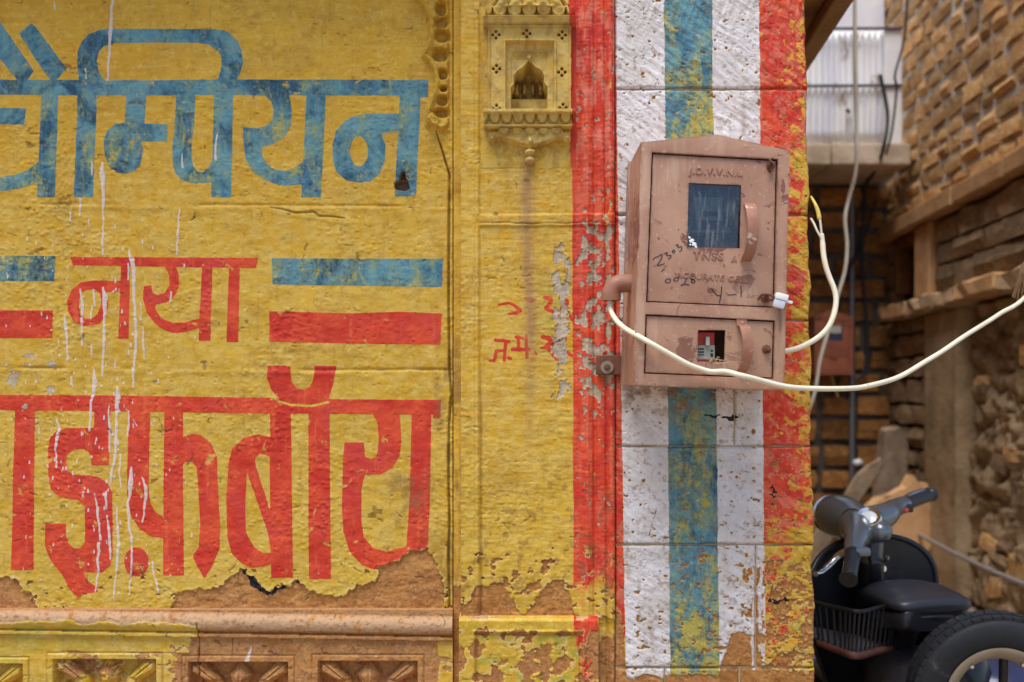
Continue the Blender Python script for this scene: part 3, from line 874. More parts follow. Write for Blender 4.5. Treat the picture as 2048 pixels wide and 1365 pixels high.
def fld_niche(u, v):
    """carved miniature window with bulbous canopy, on the pilaster"""
    f = F_new(u, v)
    k = .2931
    X = lambda x: 830 + x * k
    h, crack_groove = relief_plaster(u, v, .35)
    h = h * .5 - 3.4
    H = np.zeros(u.shape)
    cx = X(778)
    # canopy: bulbous dome with leaf ribs
    dome = sd_poly(u, v, chaikin(tr(830, 0, k, [(478, 140), (478, 95), (520, 50), (600, 0), (690, -60), (750, -130), (778, -190), (806, -130), (866, -60), (960, 0), (1045, 50), (1090, 95), (1090, 140)]), 2))
    dx = (u - cx) / (90.0)
    hd = (12 + 20 * np.sqrt(np.clip(1 - dx ** 2, 0, 1)) * (1 - .35 * np.clip((20 - v) / 80, 0, 1))) * sm(dome, -1.5, 1)
    rr = np.abs((u - cx)) / (1 + .55 * np.clip((24 - v) / 60, -.2, 1) * -1.2)
    ph = ((u - cx) / np.clip(1 - .0085 * np.clip(26 - v, 0, 100), .12, 1)) / 29.0
    rib = np.abs((ph - np.round(ph)))                                       # 0 at a leaf's middle
    hd = hd + (3.5 * np.cos(rib * 2 * math.pi) - 4 * np.exp(-((rib - .5) / .06) ** 2)) * sm(dome, 0, 4) * sm(v, 26, 18)
    leafd = 16 - np.hypot((ph - np.round(ph)) * 29 / .86, (v - 26) * 1.05)
    hl = (20 + 9 * np.sqrt(np.clip(leafd / 16, 0, 1)))
    edge = np.exp(-((leafd - 1.5) / 1.8) ** 2)
    hd = np.where((v > 24) & (v < 42) & (dome > 0), np.where(leafd > 0, hl + 2.5 * edge, 9), hd)
    H = np.maximum(H, hd)
    bx = lambda x0, x1, y0, y1: np.minimum(np.minimum(u - X(x0), X(x1) - u), np.minimum(v - y0 * k, y1 * k - v))
    s1 = bx(468, 1092, 150, 190); H = np.where(s1 > 0, 30 - .55 * np.clip(v - 46, 0, 12) + 2 * sm(s1, 3, 0), H)
    fr = bx(500, 1066, 188, 778)
    H = np.where((fr > 0) & (s1 <= 0), 15, H)
    H = H + 3.0 * np.exp(-((fr - 2.5) / 1.3) ** 2) * (fr > 0) * (s1 <= 0) - 1.5 * np.exp(-((fr - 5.5) / 1.2) ** 2) * (fr > 0) * (s1 <= 0)
    in1 = bx(604, 962, 290, 790)
    H = np.where(in1 > 0, 19 - 12 * sm(in1, 3, 8), H)
    in2 = bx(655, 905, 360, 790)
    H = np.where(in2 > 0, 3 + 2 * (1 - sm(in2, 0, 3)), H)
    op = sd_poly(u, v, [(1022, 240), (1022, 178), (1029, 168), (1028, 153), (1036, 143), (1047, 136), (1058, 122), (1069, 135), (1081, 142), (1088, 154), (1087, 166), (1095, 178), (1095, 240)])
    H = H + 2.5 * np.exp(-((op + 2) / 1.6) ** 2) * (in2 > 0)
    deep = -26 - 26 * sm(v, 190, 178)
    H = np.where((op > 0) & (v < 229), deep, H)
    dr = sm(np.abs(np.sin((u - 1058) / 5.2)), .3, .9) * 14 * sm(v, 182, 172) * sm(v, 140, 158) * (np.abs(u - 1058) > 5)
    H = H + np.where((op > 1.5) & (v < 182), dr, 0)
    H = np.maximum(H, np.where(np.hypot(u - 1058, v - 116) < 4.5, 9, -99))
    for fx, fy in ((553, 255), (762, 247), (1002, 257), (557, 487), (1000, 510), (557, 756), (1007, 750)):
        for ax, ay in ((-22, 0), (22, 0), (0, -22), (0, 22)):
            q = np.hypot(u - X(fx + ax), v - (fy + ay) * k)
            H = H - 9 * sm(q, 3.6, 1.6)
            f['brown_tone'] = np.maximum(f['brown_tone'], .7 * sm(q, 3.8, 2))  # drilled holes mixed towards brown
    s2 = bx(468, 1094, 776, 802); H = np.where(s2 > 0, 32, H)
    s3 = bx(474, 1088, 800, 884)
    pp = (u - X(785)) / 23.4
    q = np.hypot((pp - np.round(pp)) * 23.4, (v - 236) * .62)
    H = np.where(s3 > 0, np.where(v > 256, 25, 17 + 6 * sm(q, 11.5, 9) - 4 * np.exp(-((q - 10.5) / 1.2) ** 2)), H)
    # bracket of leaves with a pendant
    br = sd_poly(u, v, chaikin(tr(830, 0, k, [(505, 890), (495, 960), (530, 985), (560, 955), (640, 975), (700, 1000), (785, 1020), (870, 1000), (930, 975), (1005, 955), (1035, 985), (1066, 960), (1060, 890)]), 1))
    H = np.where((br > 0) & (v > 259), 9 + 6 * sm(br, 0, 6), H)
    for lx in (612, 695, 785, 876, 962):
        q = 12.5 - np.hypot(u - X(lx), (v - 264) * .95)
        H = np.where((q > 0) & (v > 260), 13 + 8 * np.sqrt(np.clip(q / 12, 0, 1)) - 3 * np.exp(-((q - 3) / 1) ** 2), H)
    for lx in (527, 1038):
        q = 8 - np.hypot(u - X(lx), v - 280); H = np.where(q > 0, np.maximum(H, 10 + 9 * np.sqrt(np.clip(q / 8, 0, 1)) - 3 * np.exp(-((q - 3.6) / 1) ** 2)), H)
    for lx, ly, rx, ry, hh in ((785, 980, 26, 46, 20), (740, 985, 40, 18, 15), (830, 985, 40, 18, 15), (785, 1046, 37, 24, 17), (785, 1100, 33, 30, 15), (785, 1075, 14, 20, 10), (785, 1020, 14, 20, 10)):
        q = 1 - np.hypot((u - X(lx)) / (rx * k), (v - ly * k) / (ry * k))
        H = np.where(q > 0, np.maximum(H, hh * np.sqrt(np.clip(q, 0, 1)) * .6 + hh * .5), H)
    h = h + H * 1.2
    red = (u - 1141) + 6 * (fbm(u / 12, v / 14, 3, 701) - .5)
    red = np.maximum(red, np.where(v < 60, (u - 1136) + 8 * (fbm(u / 12, v / 14, 3, 701) - .5), -20))
    f['red'] = np.clip(red, -20, 20)
    f['brown_tone'] = np.maximum(f['brown_tone'], .38 * sm(fbm(u / 16, v / 22, 4, 711), .45, .7))
    f['brown_tone'] = np.maximum(f['brown_tone'], .75 * sm(op, 0, 3) * sm(v, 196, 180) * sm(fbm(u / 10, v / 10, 3, 715), .2, .5))  # browner in the upper, deepest part of the arched opening
    st = np.exp(-((u - 1058) / 12.0) ** 2) * sm(v, 300, 330) * .6
    f['streak'] = st
    f['dust'] = .85 + .65 * sm(np.maximum(H, np.where((in1 > 0), 10, 0)), 1, 8)
    f['lem'] = .45 + 0 * u
    f['crack_groove'] = crack_groove * .4
    return h, f


# ------------------------------------------------------------------ dense relief sheets
def sheet(name, rects, yb, fld, mat, parent, depth=.06, edge=None, warp=None, back=True):
    """a solid sheet: displaced front face with real relief, paint layers as point attributes, sides running back"""
    VX, FA, AT = [], [], {}
    nv = 0
    for (x0, x1, y0, y1, st) in rects:
        nu = max(2, int(round((x1 - x0) / st)) + 1); nw = max(2, int(round((y1 - y0) / st)) + 1)
        uu, vv = np.meshgrid(np.linspace(x0, x1, nu), np.linspace(y0, y1, nw))
        u = uu.ravel(); v = vv.ravel()
        h, f = fld(u, v)
        gu = u.copy()
        if warp is not None: gu = warp(u, v)
        d = DCAM + yb
        X = (gu - 1024) / FPX * d; Z = HCAM + (HZ - v) / FPX * d; Y = yb - h / 1000.0
        idx = np.arange(nu * nw).reshape(nw, nu)
        q = np.stack([idx[:-1, :-1], idx[1:, :-1], idx[1:, 1:], idx[:-1, 1:]], -1).reshape(-1, 4) + nv
        V = np.stack([X, Y, Z], 1)
        # sides
        ring = np.concatenate([idx[0, :], idx[1:, -1], idx[-1, -2::-1], idx[-2:0:-1, 0]])
        A = V[ring]; B = A.copy(); B[:, 1] = yb + depth
        n = len(ring); b0 = nv + nu * nw
        i = np.arange(n); j = (i + 1) % n
        qs = np.stack([b0 + i, b0 + j, b0 + n + j, b0 + n + i], -1)
        VX += [V, A, B]; FA += [q, qs]
        for kk, a in f.items():
            AT.setdefault(kk, []).extend([a, a[ring], a[ring]])
        nv += nu * nw + 2 * n
    VX = np.concatenate(VX); FA = np.concatenate(FA)
    me = bpy.data.meshes.new(name)
    me.vertices.add(len(VX)); me.vertices.foreach_set('co', VX.astype(np.float32).ravel())
    me.loops.add(FA.size); me.loops.foreach_set('vertex_index', FA.astype(np.int32).ravel())
    me.polygons.add(len(FA)); me.polygons.foreach_set('loop_start', (np.arange(len(FA)) * 4).astype(np.int32))
    me.update(calc_edges=True)
    me.polygons.foreach_set('use_smooth', np.ones(len(FA), bool))
    for kk, a in AT.items():
        at = me.attributes.new(kk, 'FLOAT', 'POINT')
        at.data.foreach_set('value', np.concatenate(a).astype(np.float32))
    me.update()
    return obj(name, me, mat, parent)

# ------------------------------------------------------------------ materials
def mat_wall():
    M = Mat("painted_plaster")
    n1 = M.noise(3.1, 3, .6); n2 = M.noise(14, 4, .62); n3 = M.noise(70, 3, .6); n4 = M.noise(260, 2, .6); n5 = M.noise(34, 4, .65, .6)
    n8 = M.noise(125, 3, .62, .4)
    vst = M.stretch(60, 60, 9); n6 = M.noise(1.0, 3, .6, 0.3, vst)          # downward brush streaks
    hst = M.stretch(14, 14, 90); n7 = M.noise(1.0, 3, .6, 0.2, hst)         # sideways brush streaks
    w = M.math('MULTIPLY', M.math('SUBTRACT', n3, .5), 5.0)
    w2 = M.math('MULTIPLY', M.math('SUBTRACT', n4, .5), 3.0)
    wob = M.math('ADD', w, w2)
    # yellow distemper: ochre high up, more lemon where it is less weathered
    lem = M.attr('lem')
    ya = M.mix(M.step(n1, .38, .62), srgb(194, 146, 32), srgb(202, 160, 50))
    yb = M.mix(M.step(n1, .38, .62), srgb(186, 146, 38), srgb(197, 159, 56))
    y = M.mix(lem, ya, yb)
    y = M.mix(M.math('MULTIPLY', M.step(n2, .45, .62), .7), y, M.mix(lem, srgb(186, 142, 46), srgb(182, 152, 48)))
    y = M.mix(M.math('MULTIPLY', M.step(M.math('ADD', M.math('MULTIPLY', n1, .6), M.math('MULTIPLY', n2, .4)), .50, .62), .55), y, srgb(172, 128, 42))
    y = M.mix(M.math('MULTIPLY', M.step(n7, .45, .70), .5), y, srgb(206, 172, 76))
    y = M.mix(M.math('MULTIPLY', M.math('MULTIPLY', M.step(n5, .38, .62), M.attr('dust')), .8), y, srgb(200, 170, 90))
    y = M.mix(M.math('MULTIPLY', M.step(n3, .58, .68), .4), y, srgb(148, 112, 44))
    y = M.mix(M.math('MULTIPLY', M.step(n6, .56, .72), .35), y, srgb(160, 122, 48))
    y = M.mix(M.math('MULTIPLY', M.step(n3, .44, .34), .45), y, srgb(212, 184, 92))
    y = M.mix(M.math('MULTIPLY', M.step(M.attr('dust'), 1.1, 1.5), .24), y, srgb(200, 182, 128))
    y = M.mix(M.attr('grn'), y, srgb(146, 152, 66))
    # blue
    show = M.attr('show')
    nb = M.noise(9, 4, .70, .8)
    nbs = M.math('ADD', nb, M.math('MULTIPLY', M.math('SUBTRACT', n6, .5), .35))
    b = M.mix(M.step(nbs, .36, .58), srgb(98, 142, 150), srgb(68, 112, 130))
    b = M.mix(M.math('MULTIPLY', M.step(nbs, .49, .64), .92), b, srgb(36, 70, 92))
    gv = M.noise(24, 4, .74, .5, M.stretch(1, 1, .6))
    gv = M.math('ADD', gv, M.math('MULTIPLY', show, .13))
    gv = M.math('ADD', gv, M.math('MULTIPLY', M.math('SUBTRACT', n8, .5), .30))
    b = M.mix(M.math('MULTIPLY', M.step(gv, .48, .70), .75), b, srgb(136, 148, 100))
    b = M.mix(M.math('MULTIPLY', M.step(gv, .62, .74), .85), b, srgb(176, 156, 62))
    b = M.mix(M.math('MULTIPLY', M.step(n6, .50, .70), .4), b, srgb(84, 138, 170))
    b = M.mix(M.math('MULTIPLY', M.step(n3, .56, .66), .45), b, srgb(52, 84, 92))
    # red
    nr = M.noise(8, 5, .65, .6)
    r = M.mix(M.step(n2, .38, .62), srgb(188, 50, 36), srgb(206, 76, 46))
    r = M.mix(M.math('MULTIPLY', M.step(nr, .48, .64), .85), r, srgb(190, 62, 54))
    r = M.mix(M.math('MULTIPLY', M.step(n6, .55, .72), .5), r, srgb(220, 104, 62))
    r = M.mix(M.math('MULTIPLY', M.step(n3, .56, .70), .55), r, srgb(154, 50, 40))
    r = M.mix(M.attr('fade'), r, srgb(204, 118, 96))
    # white lime
    wh = M.mix(M.step(n2, .38, .62), srgb(212, 207, 208), srgb(198, 190, 186))
    wh = M.mix(M.math('MULTIPLY', M.step(n6, .52, .72), .45), wh, srgb(186, 170, 154))
    wh = M.mix(M.math('MULTIPLY', M.step(n3, .60, .70), .6), wh, srgb(150, 118, 88))
    # bare sandstone
    st = M.mix(M.step(n2, .38, .62), srgb(158, 104, 52), srgb(176, 124, 68))
    st = M.mix(M.math('MULTIPLY', M.step(n5, .45, .62), .6), st, srgb(138, 90, 50))
    st = M.mix(M.math('MULTIPLY', M.step(n1, .50, .60), .6), st, srgb(166, 116, 72))
    st = M.mix(M.math('MULTIPLY', M.step(M.attr('dust'), .7, 1.0), M.math('MULTIPLY', M.step(n5, .3, .5), .8)), st, srgb(190, 158, 126))
    pl = M.mix(M.step(n5, .4, .65), srgb(162, 144, 122), srgb(184, 170, 150))
    mk = lambda name, k, e=.7: M.step(M.math('ADD', M.attr(name), M.math('MULTIPLY', wob, k)), -e, e)
    mb, mr, mw = mk('blue', .35), mk('red', .40), mk('white', .35)
    c = M.mix(mb, y, b)
    halo = M.math('MULTIPLY', M.math('MULTIPLY', M.step(M.math('ADD', M.attr('red'), M.math('MULTIPLY', wob, .8)), -9.0, 1.0), M.attr('worn')), .75)
    c = M.mix(halo, c, srgb(206, 112, 48))
    c = M.mix(mr, c, r)
    c = M.mix(mw, c, wh)
    # thin places where the coat below shows
    thin = M.math('MULTIPLY', M.math('MAXIMUM', mb, mr), M.step(n5, .62, .70))
    c = M.mix(M.math('MULTIPLY', thin, .8), c, y)
    mc = mk('chip', 1.2); c = M.mix(mc, c, pl)
    ms = M.math('MULTIPLY', M.attr('brown_tone'), M.step(n3, .2, .55)); c = M.mix(ms, c, srgb(122, 88, 58))
    c = M.mix(M.math('MULTIPLY', M.attr('streak'), .8), c, srgb(150, 112, 82))
    edge = M.math('ADD', M.attr('bare'), M.math('ADD', M.math('MULTIPLY', wob, 1.5), M.math('MULTIPLY', M.math('SUBTRACT', n5, .5), 16.0)))
    rimm = M.math('MULTIPLY', M.step(edge, -5.0, -2.5), M.step(n5, .40, .55))
    c = M.mix(M.math('MULTIPLY', rimm, .55), c, srgb(206, 184, 120))
    mbare = M.step(edge, -.5, .5)
    st = M.mix(M.math('MULTIPLY', M.step(n8, .54, .66), .5), st, srgb(118, 76, 44))
    st = M.mix(M.math('MULTIPLY', M.step(n8, .44, .34), .5), st, srgb(198, 152, 100))
    c = M.mix(mbare, c, st)
    md = mk('drip', .25, .5); c = M.mix(M.math('MULTIPLY', md, .9), c, srgb(206, 192, 186))
    mt = mk('tar', .6); c = M.mix(mt, c, srgb(34, 34, 38))
    c = M.mix(M.math('MULTIPLY', M.attr('crack_groove'), .55), c, srgb(80, 56, 32))
    c = M.mix(M.math('MULTIPLY', M.step(n4, .62, .72), .35), c, srgb(120, 86, 52))
    hgt = M.math('ADD', M.math('MULTIPLY', n3, .55), M.math('MULTIPLY', n8, M.math('ADD', M.step(n2, .44, .64, .05, .65), M.math('MULTIPLY', mbare, .6))))
    hgt = M.math('SUBTRACT', hgt, M.math('MULTIPLY', M.math('ADD', mbare, mc), .6))
    M.bump(hgt, .0020, 1.0)
    return M.out(c, M.math('ADD', .62, M.math('MULTIPLY', mbare, .25)), spec=.25)


def mat_stone(name, a, b, c=None, scale=9, bump=.006, rough=.9, per_obj=.25, spec=.2, fine=60):
    M = Mat(name)
    n = M.noise(scale, 6, .62); m = M.noise(fine, 5, .6); l = M.noise(scale * .3, 3, .5)
    col = M.mix(M.step(n, .35, .65), a, b)
    col = M.mix(M.step(l, .45, .65), col, c or a)
    col = M.mix(M.math('MULTIPLY', M.step(m, .58, .75), .5), col, (a[0] * .45, a[1] * .42, a[2] * .4, 1))
    hsv = M.n("ShaderNodeHueSaturation", {}, {'Color': col, 'Value': M.step(M.rand(), 0, 1, 1 - per_obj, 1 + per_obj)})
    h = M.math('ADD', M.math('MULTIPLY', n, 1.0), M.math('MULTIPLY', m, .4))
    M.bump(h, bump, .9)
    return M.out(hsv.outputs[0], rough, spec=spec)


def mat_plain(name, col, rough=.5, metal=0.0, spec=.4, var=.12, scale=20, bump=.0, dirt=None, dirt_lo=.5, dirt_hi=.7, dscale=12):
    M = Mat(name)
    n = M.noise(scale, 5, .6)
    c = M.mix(M.step(n, .3, .7), tuple(x * (1 - var) for x in col[:3]) + (1,), tuple(min(1, x * (1 + var)) for x in col[:3]) + (1,))
    r = rough
    if dirt is not None:
        d = M.step(M.noise(dscale, 6, .66, .4), dirt_lo, dirt_hi)
        c = M.mix(d, c, dirt)
        r = M.math('ADD', rough, M.math('MULTIPLY', d, .25), True)
    if bump: M.bump(n, bump, .6)
    return M.out(c, r, metal, spec)


CAB_PATCH = []
for _u, _v, _su, _sv in ((1376, 706, 20, 30), (1275, 420, 4, 90), (1560, 640, 4, 40), (1566, 380, 5, 20)):
    _d = (DCAM - .218) / FPX
    CAB_PATCH.append(((_u - 1410 * (DCAM - .039) / (DCAM - .218) - 1024 * (1 - (DCAM - .039) / (DCAM - .218))) * _d, HCAM + (HZ - _v) * _d - (HCAM + (HZ - 770) / FPX * (DCAM - .039)), _su * _d, _sv * _d))


def mat_cabinet():
    M = Mat("cabinet_paint")
    n1 = M.noise(7, 5, .6); n2 = M.noise(38, 6, .65, .5); n3 = M.noise(120, 4, .6)
    vst = M.stretch(55, 55, 5); n4 = M.noise(1.0, 4, .6, .2, vst)
    c = M.mix(M.step(n1, .38, .62), srgb(160, 119, 98), srgb(174, 134, 112))
    c = M.mix(M.math('MULTIPLY', M.step(n4, .5, .70), .2), c, srgb(190, 152, 132))
    c = M.mix(M.math('MULTIPLY', M.step(n4, .46, .32), .18), c, srgb(150, 106, 88))
    rust = M.step(n2, .63, .67)
    c = M.mix(M.math('MULTIPLY', rust, .85), c, srgb(108, 68, 56))
    rust2 = M.math('MULTIPLY', M.step(M.noise(16, 5, .7, .8), .58, .61), M.step(n1, .48, .56))
    c = M.mix(rust2, c, srgb(122, 78, 68))
    for (px, pz, sx, sz) in CAB_PATCH:
        sp = M.n("ShaderNodeSeparateXYZ", {}, {0: M.co})
        ex = M.math('DIVIDE', M.math('SUBTRACT', sp.outputs[0], px), sx); ez = M.math('DIVIDE', M.math('SUBTRACT', sp.outputs[2], pz), sz)
        r2 = M.math('ADD', M.math('MULTIPLY', ex, ex), M.math('MULTIPLY', ez, ez))
        r2 = M.math('ADD', r2, M.math('MULTIPLY', M.math('SUBTRACT', n2, .5), 6.5))
        c = M.mix(M.math('MULTIPLY', M.step(r2, 1.0, .8), .9), c, srgb(118, 74, 64))
    c = M.mix(M.math('MULTIPLY', M.step(n3, .60, .68), .5), c, srgb(200, 170, 152))
    c = M.mix(M.math('MULTIPLY', M.step(M.noise(3.5, 4, .6), .45, .65), .45), c, srgb(168, 132, 104))
    bv = M.n("ShaderNodeBevel", {'samples': 4}, {'Radius': .007})
    ge = M.n("ShaderNodeNewGeometry")
    dt = M.n("ShaderNodeVectorMath", {'operation': 'DOT_PRODUCT'}, {0: bv.outputs[0], 1: ge.outputs['Normal']}).outputs['Value']
    ed = M.math('MULTIPLY', M.step(dt, .985, .90), M.step(M.noise(46, 4, .7), .44, .56))
    c = M.mix(M.math('MULTIPLY', ed, .75), c, srgb(104, 70, 58))
    c = M.mix(M.math('MULTIPLY', M.step(M.noise(5, 3, .6), .5, .62), M.step(n4, .42, .6, .0, .5)), c, srgb(192, 160, 138))
    M.bump(M.math('SUBTRACT', M.math('MULTIPLY', n1, .6), M.math('ADD', M.math('MULTIPLY', rust, .35), M.math('MULTIPLY', rust2, .35))), .0012, .7)
    return M.out(c, M.step(n2, .3, .7, .42, .62), 0.0, .4)


def mat_glass():
    M = Mat("dusty_glass")
    t = M.t
    n = M.noise(60, 5, .65); s = M.noise(1.0, 5, .65, .3, M.stretch(160, 160, 18)); sp = M.vor(230)
    dust = M.math('MULTIPLY', M.step(s, .46, .68), M.step(M.noise(14, 3, .6), .40, .62, .03, .30))
    dust = M.math('ADD', dust, M.math('MULTIPLY', M.step(sp, .22, .10), M.math('MULTIPLY', M.step(n, .46, .58), .7)), True)
    tr_ = t.nodes.new("ShaderNodeBsdfTransparent"); tr_.inputs[0].default_value = (.60, .66, .74, 1)
    gl = t.nodes.new("ShaderNodeBsdfGlossy"); gl.inputs['Roughness'].default_value = .07; gl.inputs[0].default_value = (.85, .9, 1, 1)
    df = t.nodes.new("ShaderNodeBsdfDiffuse"); df.inputs[0].default_value = (.40, .43, .47, 1)
    fr = t.nodes.new("ShaderNodeFresnel"); fr.inputs[0].default_value = 1.65
    m1 = t.nodes.new("ShaderNodeMixShader"); m2 = t.nodes.new("ShaderNodeMixShader")
    t.links.new(fr.outputs[0], m1.inputs[0]); t.links.new(tr_.outputs[0], m1.inputs[1]); t.links.new(gl.outputs[0], m1.inputs[2])
    t.links.new(dust, m2.inputs[0]); t.links.new(m1.outputs[0], m2.inputs[1]); t.links.new(df.outputs[0], m2.inputs[2])
    t.links.new(m2.outputs[0], t.nodes["Material Output"].inputs[0])
    return M.m


WALL = mat_wall()
MORTAR = mat_stone("mortar", srgb(150, 140, 128), srgb(128, 118, 106), scale=14, bump=.004, per_obj=0)
CORE = mat_stone("joint_mortar", srgb(176, 158, 128), srgb(150, 124, 92), scale=20, bump=.003, per_obj=0)
PLAINWALL = mat_stone("plain_sandstone", srgb(176, 128, 76), srgb(190, 146, 92), scale=6, per_obj=.05)
DUSTG = mat_stone("ground_dust", srgb(150, 134, 116), srgb(130, 114, 98), scale=5, bump=.01, per_obj=0)
CAB = mat_cabinet()
GLASS = mat_glass()
RUST = mat_plain("rusty_iron", srgb(112, 74, 58), .7, .2, .3, .3, 60, .001)
CABLEW = mat_plain("white_pvc", srgb(222, 212, 188), .42, 0, .45, .06, 30, .0, srgb(170, 140, 104), .62, .78, 24)
CABLEO = mat_plain("old_white_pvc", srgb(196, 186, 168), .5, 0, .4, .08, 20)
TAPE = mat_plain("yellowed_sheath", srgb(200, 176, 84), .6, 0, .3, .2, 40)
BLACKP = mat_plain("black_plastic", srgb(38, 38, 42), .35, 0, .5, .15, 20)
WHITEP = mat_plain("white_plastic", srgb(240, 240, 244), .3, 0, .5, .03, 20)
CLEARP = mat_plain("clear_plastic", srgb(200, 200, 215), .12, 0, .8, .1, 60)
INK = mat_plain("marker_ink", srgb(40, 34, 44), .5, 0, .3, .2, 60)

# ------------------------------------------------------------------ ground
def ground():
    bm = bmesh.new()
    n = 90
    for j in range(n + 1):
        for i in range(n + 1):
            x = -60 + 120 * (i / n) if False else 60 * math.copysign(abs(2 * i / n - 1) ** 2.2, 2 * i / n - 1)
            y = 60 * math.copysign(abs(2 * j / n - 1) ** 2.2, 2 * j / n - 1) + 2
            z = .02 * (float(fbm(np.array([x * 1.3]), np.array([y * 1.3]), 3, 5)[0]) - .5)
            bm.verts.new((x, y, z - .01))
    bm.verts.ensure_lookup_table()
    for j in range(n):
        for i in range(n):
            a = j * (n + 1) + i
            bm.faces.new((bm.verts[a], bm.verts[a + 1], bm.verts[a + n + 2], bm.verts[a + n + 1]))
    o = obj("ground", bm_mesh(bm, smooth=True), DUSTG)
    tag(o, "dusty trodden earth of the street and alley", None, None, "structure")


ground()

# ------------------------------------------------------------------ the painted corner house
AL = Vector((.0854, 1, 0)).normalized()              # direction in which the alley runs
YP = -.035                                           # face of pilaster and pier
house = thing("painted_house", "yellow sandstone corner house painted with blue and red Hindi lettering and a striped pier", "house", (0, 0, 0))

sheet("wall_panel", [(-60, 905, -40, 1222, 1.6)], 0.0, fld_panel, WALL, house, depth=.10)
sheet("outer_wall", [(-900, -60, -420, 1222, 9.0), (-60, 905, -420, -40, 7.0)], 0.0, fld_panel, WALL, house, depth=.10)


def fld_jamb(u, v):
    f = F_new(u, v)
    h, crack_groove = relief_plaster(u, v, .4)
    f['bare'] = np.clip((v - 1172) * .5 + 24 * (fbm(u / 16, v / 26, 4, 801) - .5) - 24 * sm(v, 1235, 1262), -30, 30)
    f['brown_tone'] = .55 * sm(fbm(u / 10, v / 60, 4, 805), .4, .68) * sm(v, 450, 760) * sm(v, 1300, 1100)
    f['crack_groove'] = crack_groove * .6
    f['dust'] = .3 + 0 * u
    return h - 1.5 * crack_groove - 1.5 * sm(f['bare'], -1.5, 1.5), f


sheet("door_jamb", [(907, 931, -420, 1420, 2.0)], -.006, fld_jamb, WALL, house, depth=.10)
sheet("pilaster", [(922, 962, -40, 1236, 1.6), (962, 1152, 335, 1236, 1.6), (1152, 1229, -40, 1236, 1.6)], YP, fld_pilaster, WALL, house, depth=.12)
sheet("pilaster_shaft", [(922, 1229, -420, -62, 7.0), (922, 962, -62, -40, 4), (1152, 1229, -62, -40, 4)], YP, fld_pilaster, WALL, house, depth=.12)
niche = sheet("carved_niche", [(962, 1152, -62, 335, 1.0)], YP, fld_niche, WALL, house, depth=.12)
sheet("carved_frieze", [(-60, 906, 1217, 1420, 1.5)], -.002, fld_frieze, WALL, house, depth=.12)
sheet("pilaster_base", [(918, 1197, 1236, 1420, 1.6)], YP - .014, fld_plinth, WALL, house, depth=.13)


def fld_strip(u, v):
    h, f = fld_pilaster(u, v)
    f['bare'] = np.clip((v - 1270) * .4 + 20 * (fbm(u / 20, v / 20, 3, 811) - .5), -30, 30)
    return h, f


sheet("rib_strip", [(1190, 1229, 1236, 1420, 2.0)], YP + .004, fld_strip, WALL, house, depth=.12)

# pier of dressed corner stones
pier = obj("striped_pier", None, None, house)
bm = bmesh.new()
pc0 = P(1232, -420, YP); pc1 = P(1622, 1500, YP)
bm_box(bm, (pc0.x, YP + .006, pc1.z), (P(1610, 0, YP).x, .22, pc0.z))
bpy.data.objects.remove(pier)
pier = obj("striped_pier", bm_mesh(bm), CORE, house)
pier["label"] = "corner pier painted in red, white and blue upright stripes"


def pier_warp(u, v):
    # the corner leans outwards a little towards the ground, and its arris is broken
    t = np.clip((u - 1560) / 60.0, 0, 1)
    e = lin(XR, v) - 1621
    return u + t * (e + 5.0 * (fbm(v / 20, v * 0 + 3, 4, 821) - .5) + 7.0 * (vn(v / 70, v * 0, 825) - .5))


for r in range(len(ROWS) - 1):
    cuts = [1231] + row_cuts().get(r, []) + [1621]
    for c in range(len(cuts) - 1):
        g = .9
        rc = (cuts[c] + (g if c else 0), cuts[c + 1] - (g if c < len(cuts) - 2 else 0), ROWS[r] + g, ROWS[r + 1] - g)
        coarse = 6.0 if r == 0 else 1.6
        sheet("stone_block", [(rc[0], rc[1], rc[2], rc[3], coarse)], YP, lambda u, v, rc=rc: fld_pier(u, v, rc), WALL, pier, depth=.04, warp=pier_warp)


# body of the house behind the painted face, its plinth below the picture and the alley side
def house_body():
    zt = 5.0
    zb = P(0, 1420, 0).z
    bm = bmesh.new()
    xr = P(1606, 600, 0).x
    # alley side wall with thickness, running back
    a = Vector((xr, .03, 0)); L = 5.6
    q = [a, a + AL * L, a + AL * L + Vector((-.35, 0, 0)), a + Vector((-.35, 0, 0))]
    lo = [bm.verts.new((p.x, p.y, 0)) for p in q]; hi = [bm.verts.new((p.x, p.y, zt)) for p in q]
    bm.faces.new(lo); bm.faces.new(hi)
    for i in range(4): bm.faces.new((lo[i], lo[(i + 1) % 4], hi[(i + 1) % 4], hi[i]))
    obj("side_wall", bm_mesh(bm), PLAINWALL, house)
    obj("rear_mass", box_mesh((-1.9, .12, 0), (xr - .36, 5.0, zt - .2)), PLAINWALL, house)
    obj("upper_wall", box_mesh((-1.95, -.002, P(0, -424, 0).z), (P(1604, 0, YP).x, .11, zt)), PLAINWALL, house)
    # plinth stones out of the picture, below
    x = -1.8
    k = 0
    while x < .60:
        w = RNG.uniform(.38, .55)
        x1 = min(x + w, .60)
        for zz in range(2):
            obj("plinth_stone", box_mesh((x + .004, -.055, zb * zz / 2 + .004), (x1 - .004, .1, zb * (zz + 1) / 2 - .004), .008, 2), PLAINWALL, house)
        x = x1


house_body()
# unseen stone hood, added to shade the top of the lettered wall
_h0, _h1 = P(-900, 0, 0).x, P(900, 0, 0).x
bm = bmesh.new()
bm_prism(bm, [(_h0, 2.44), (_h1, 2.44), (_h1, 2.50), (_h0, 2.50)], -.25, .0, .006)
obj("shade_hood", bm_mesh(bm), PLAINWALL, house)

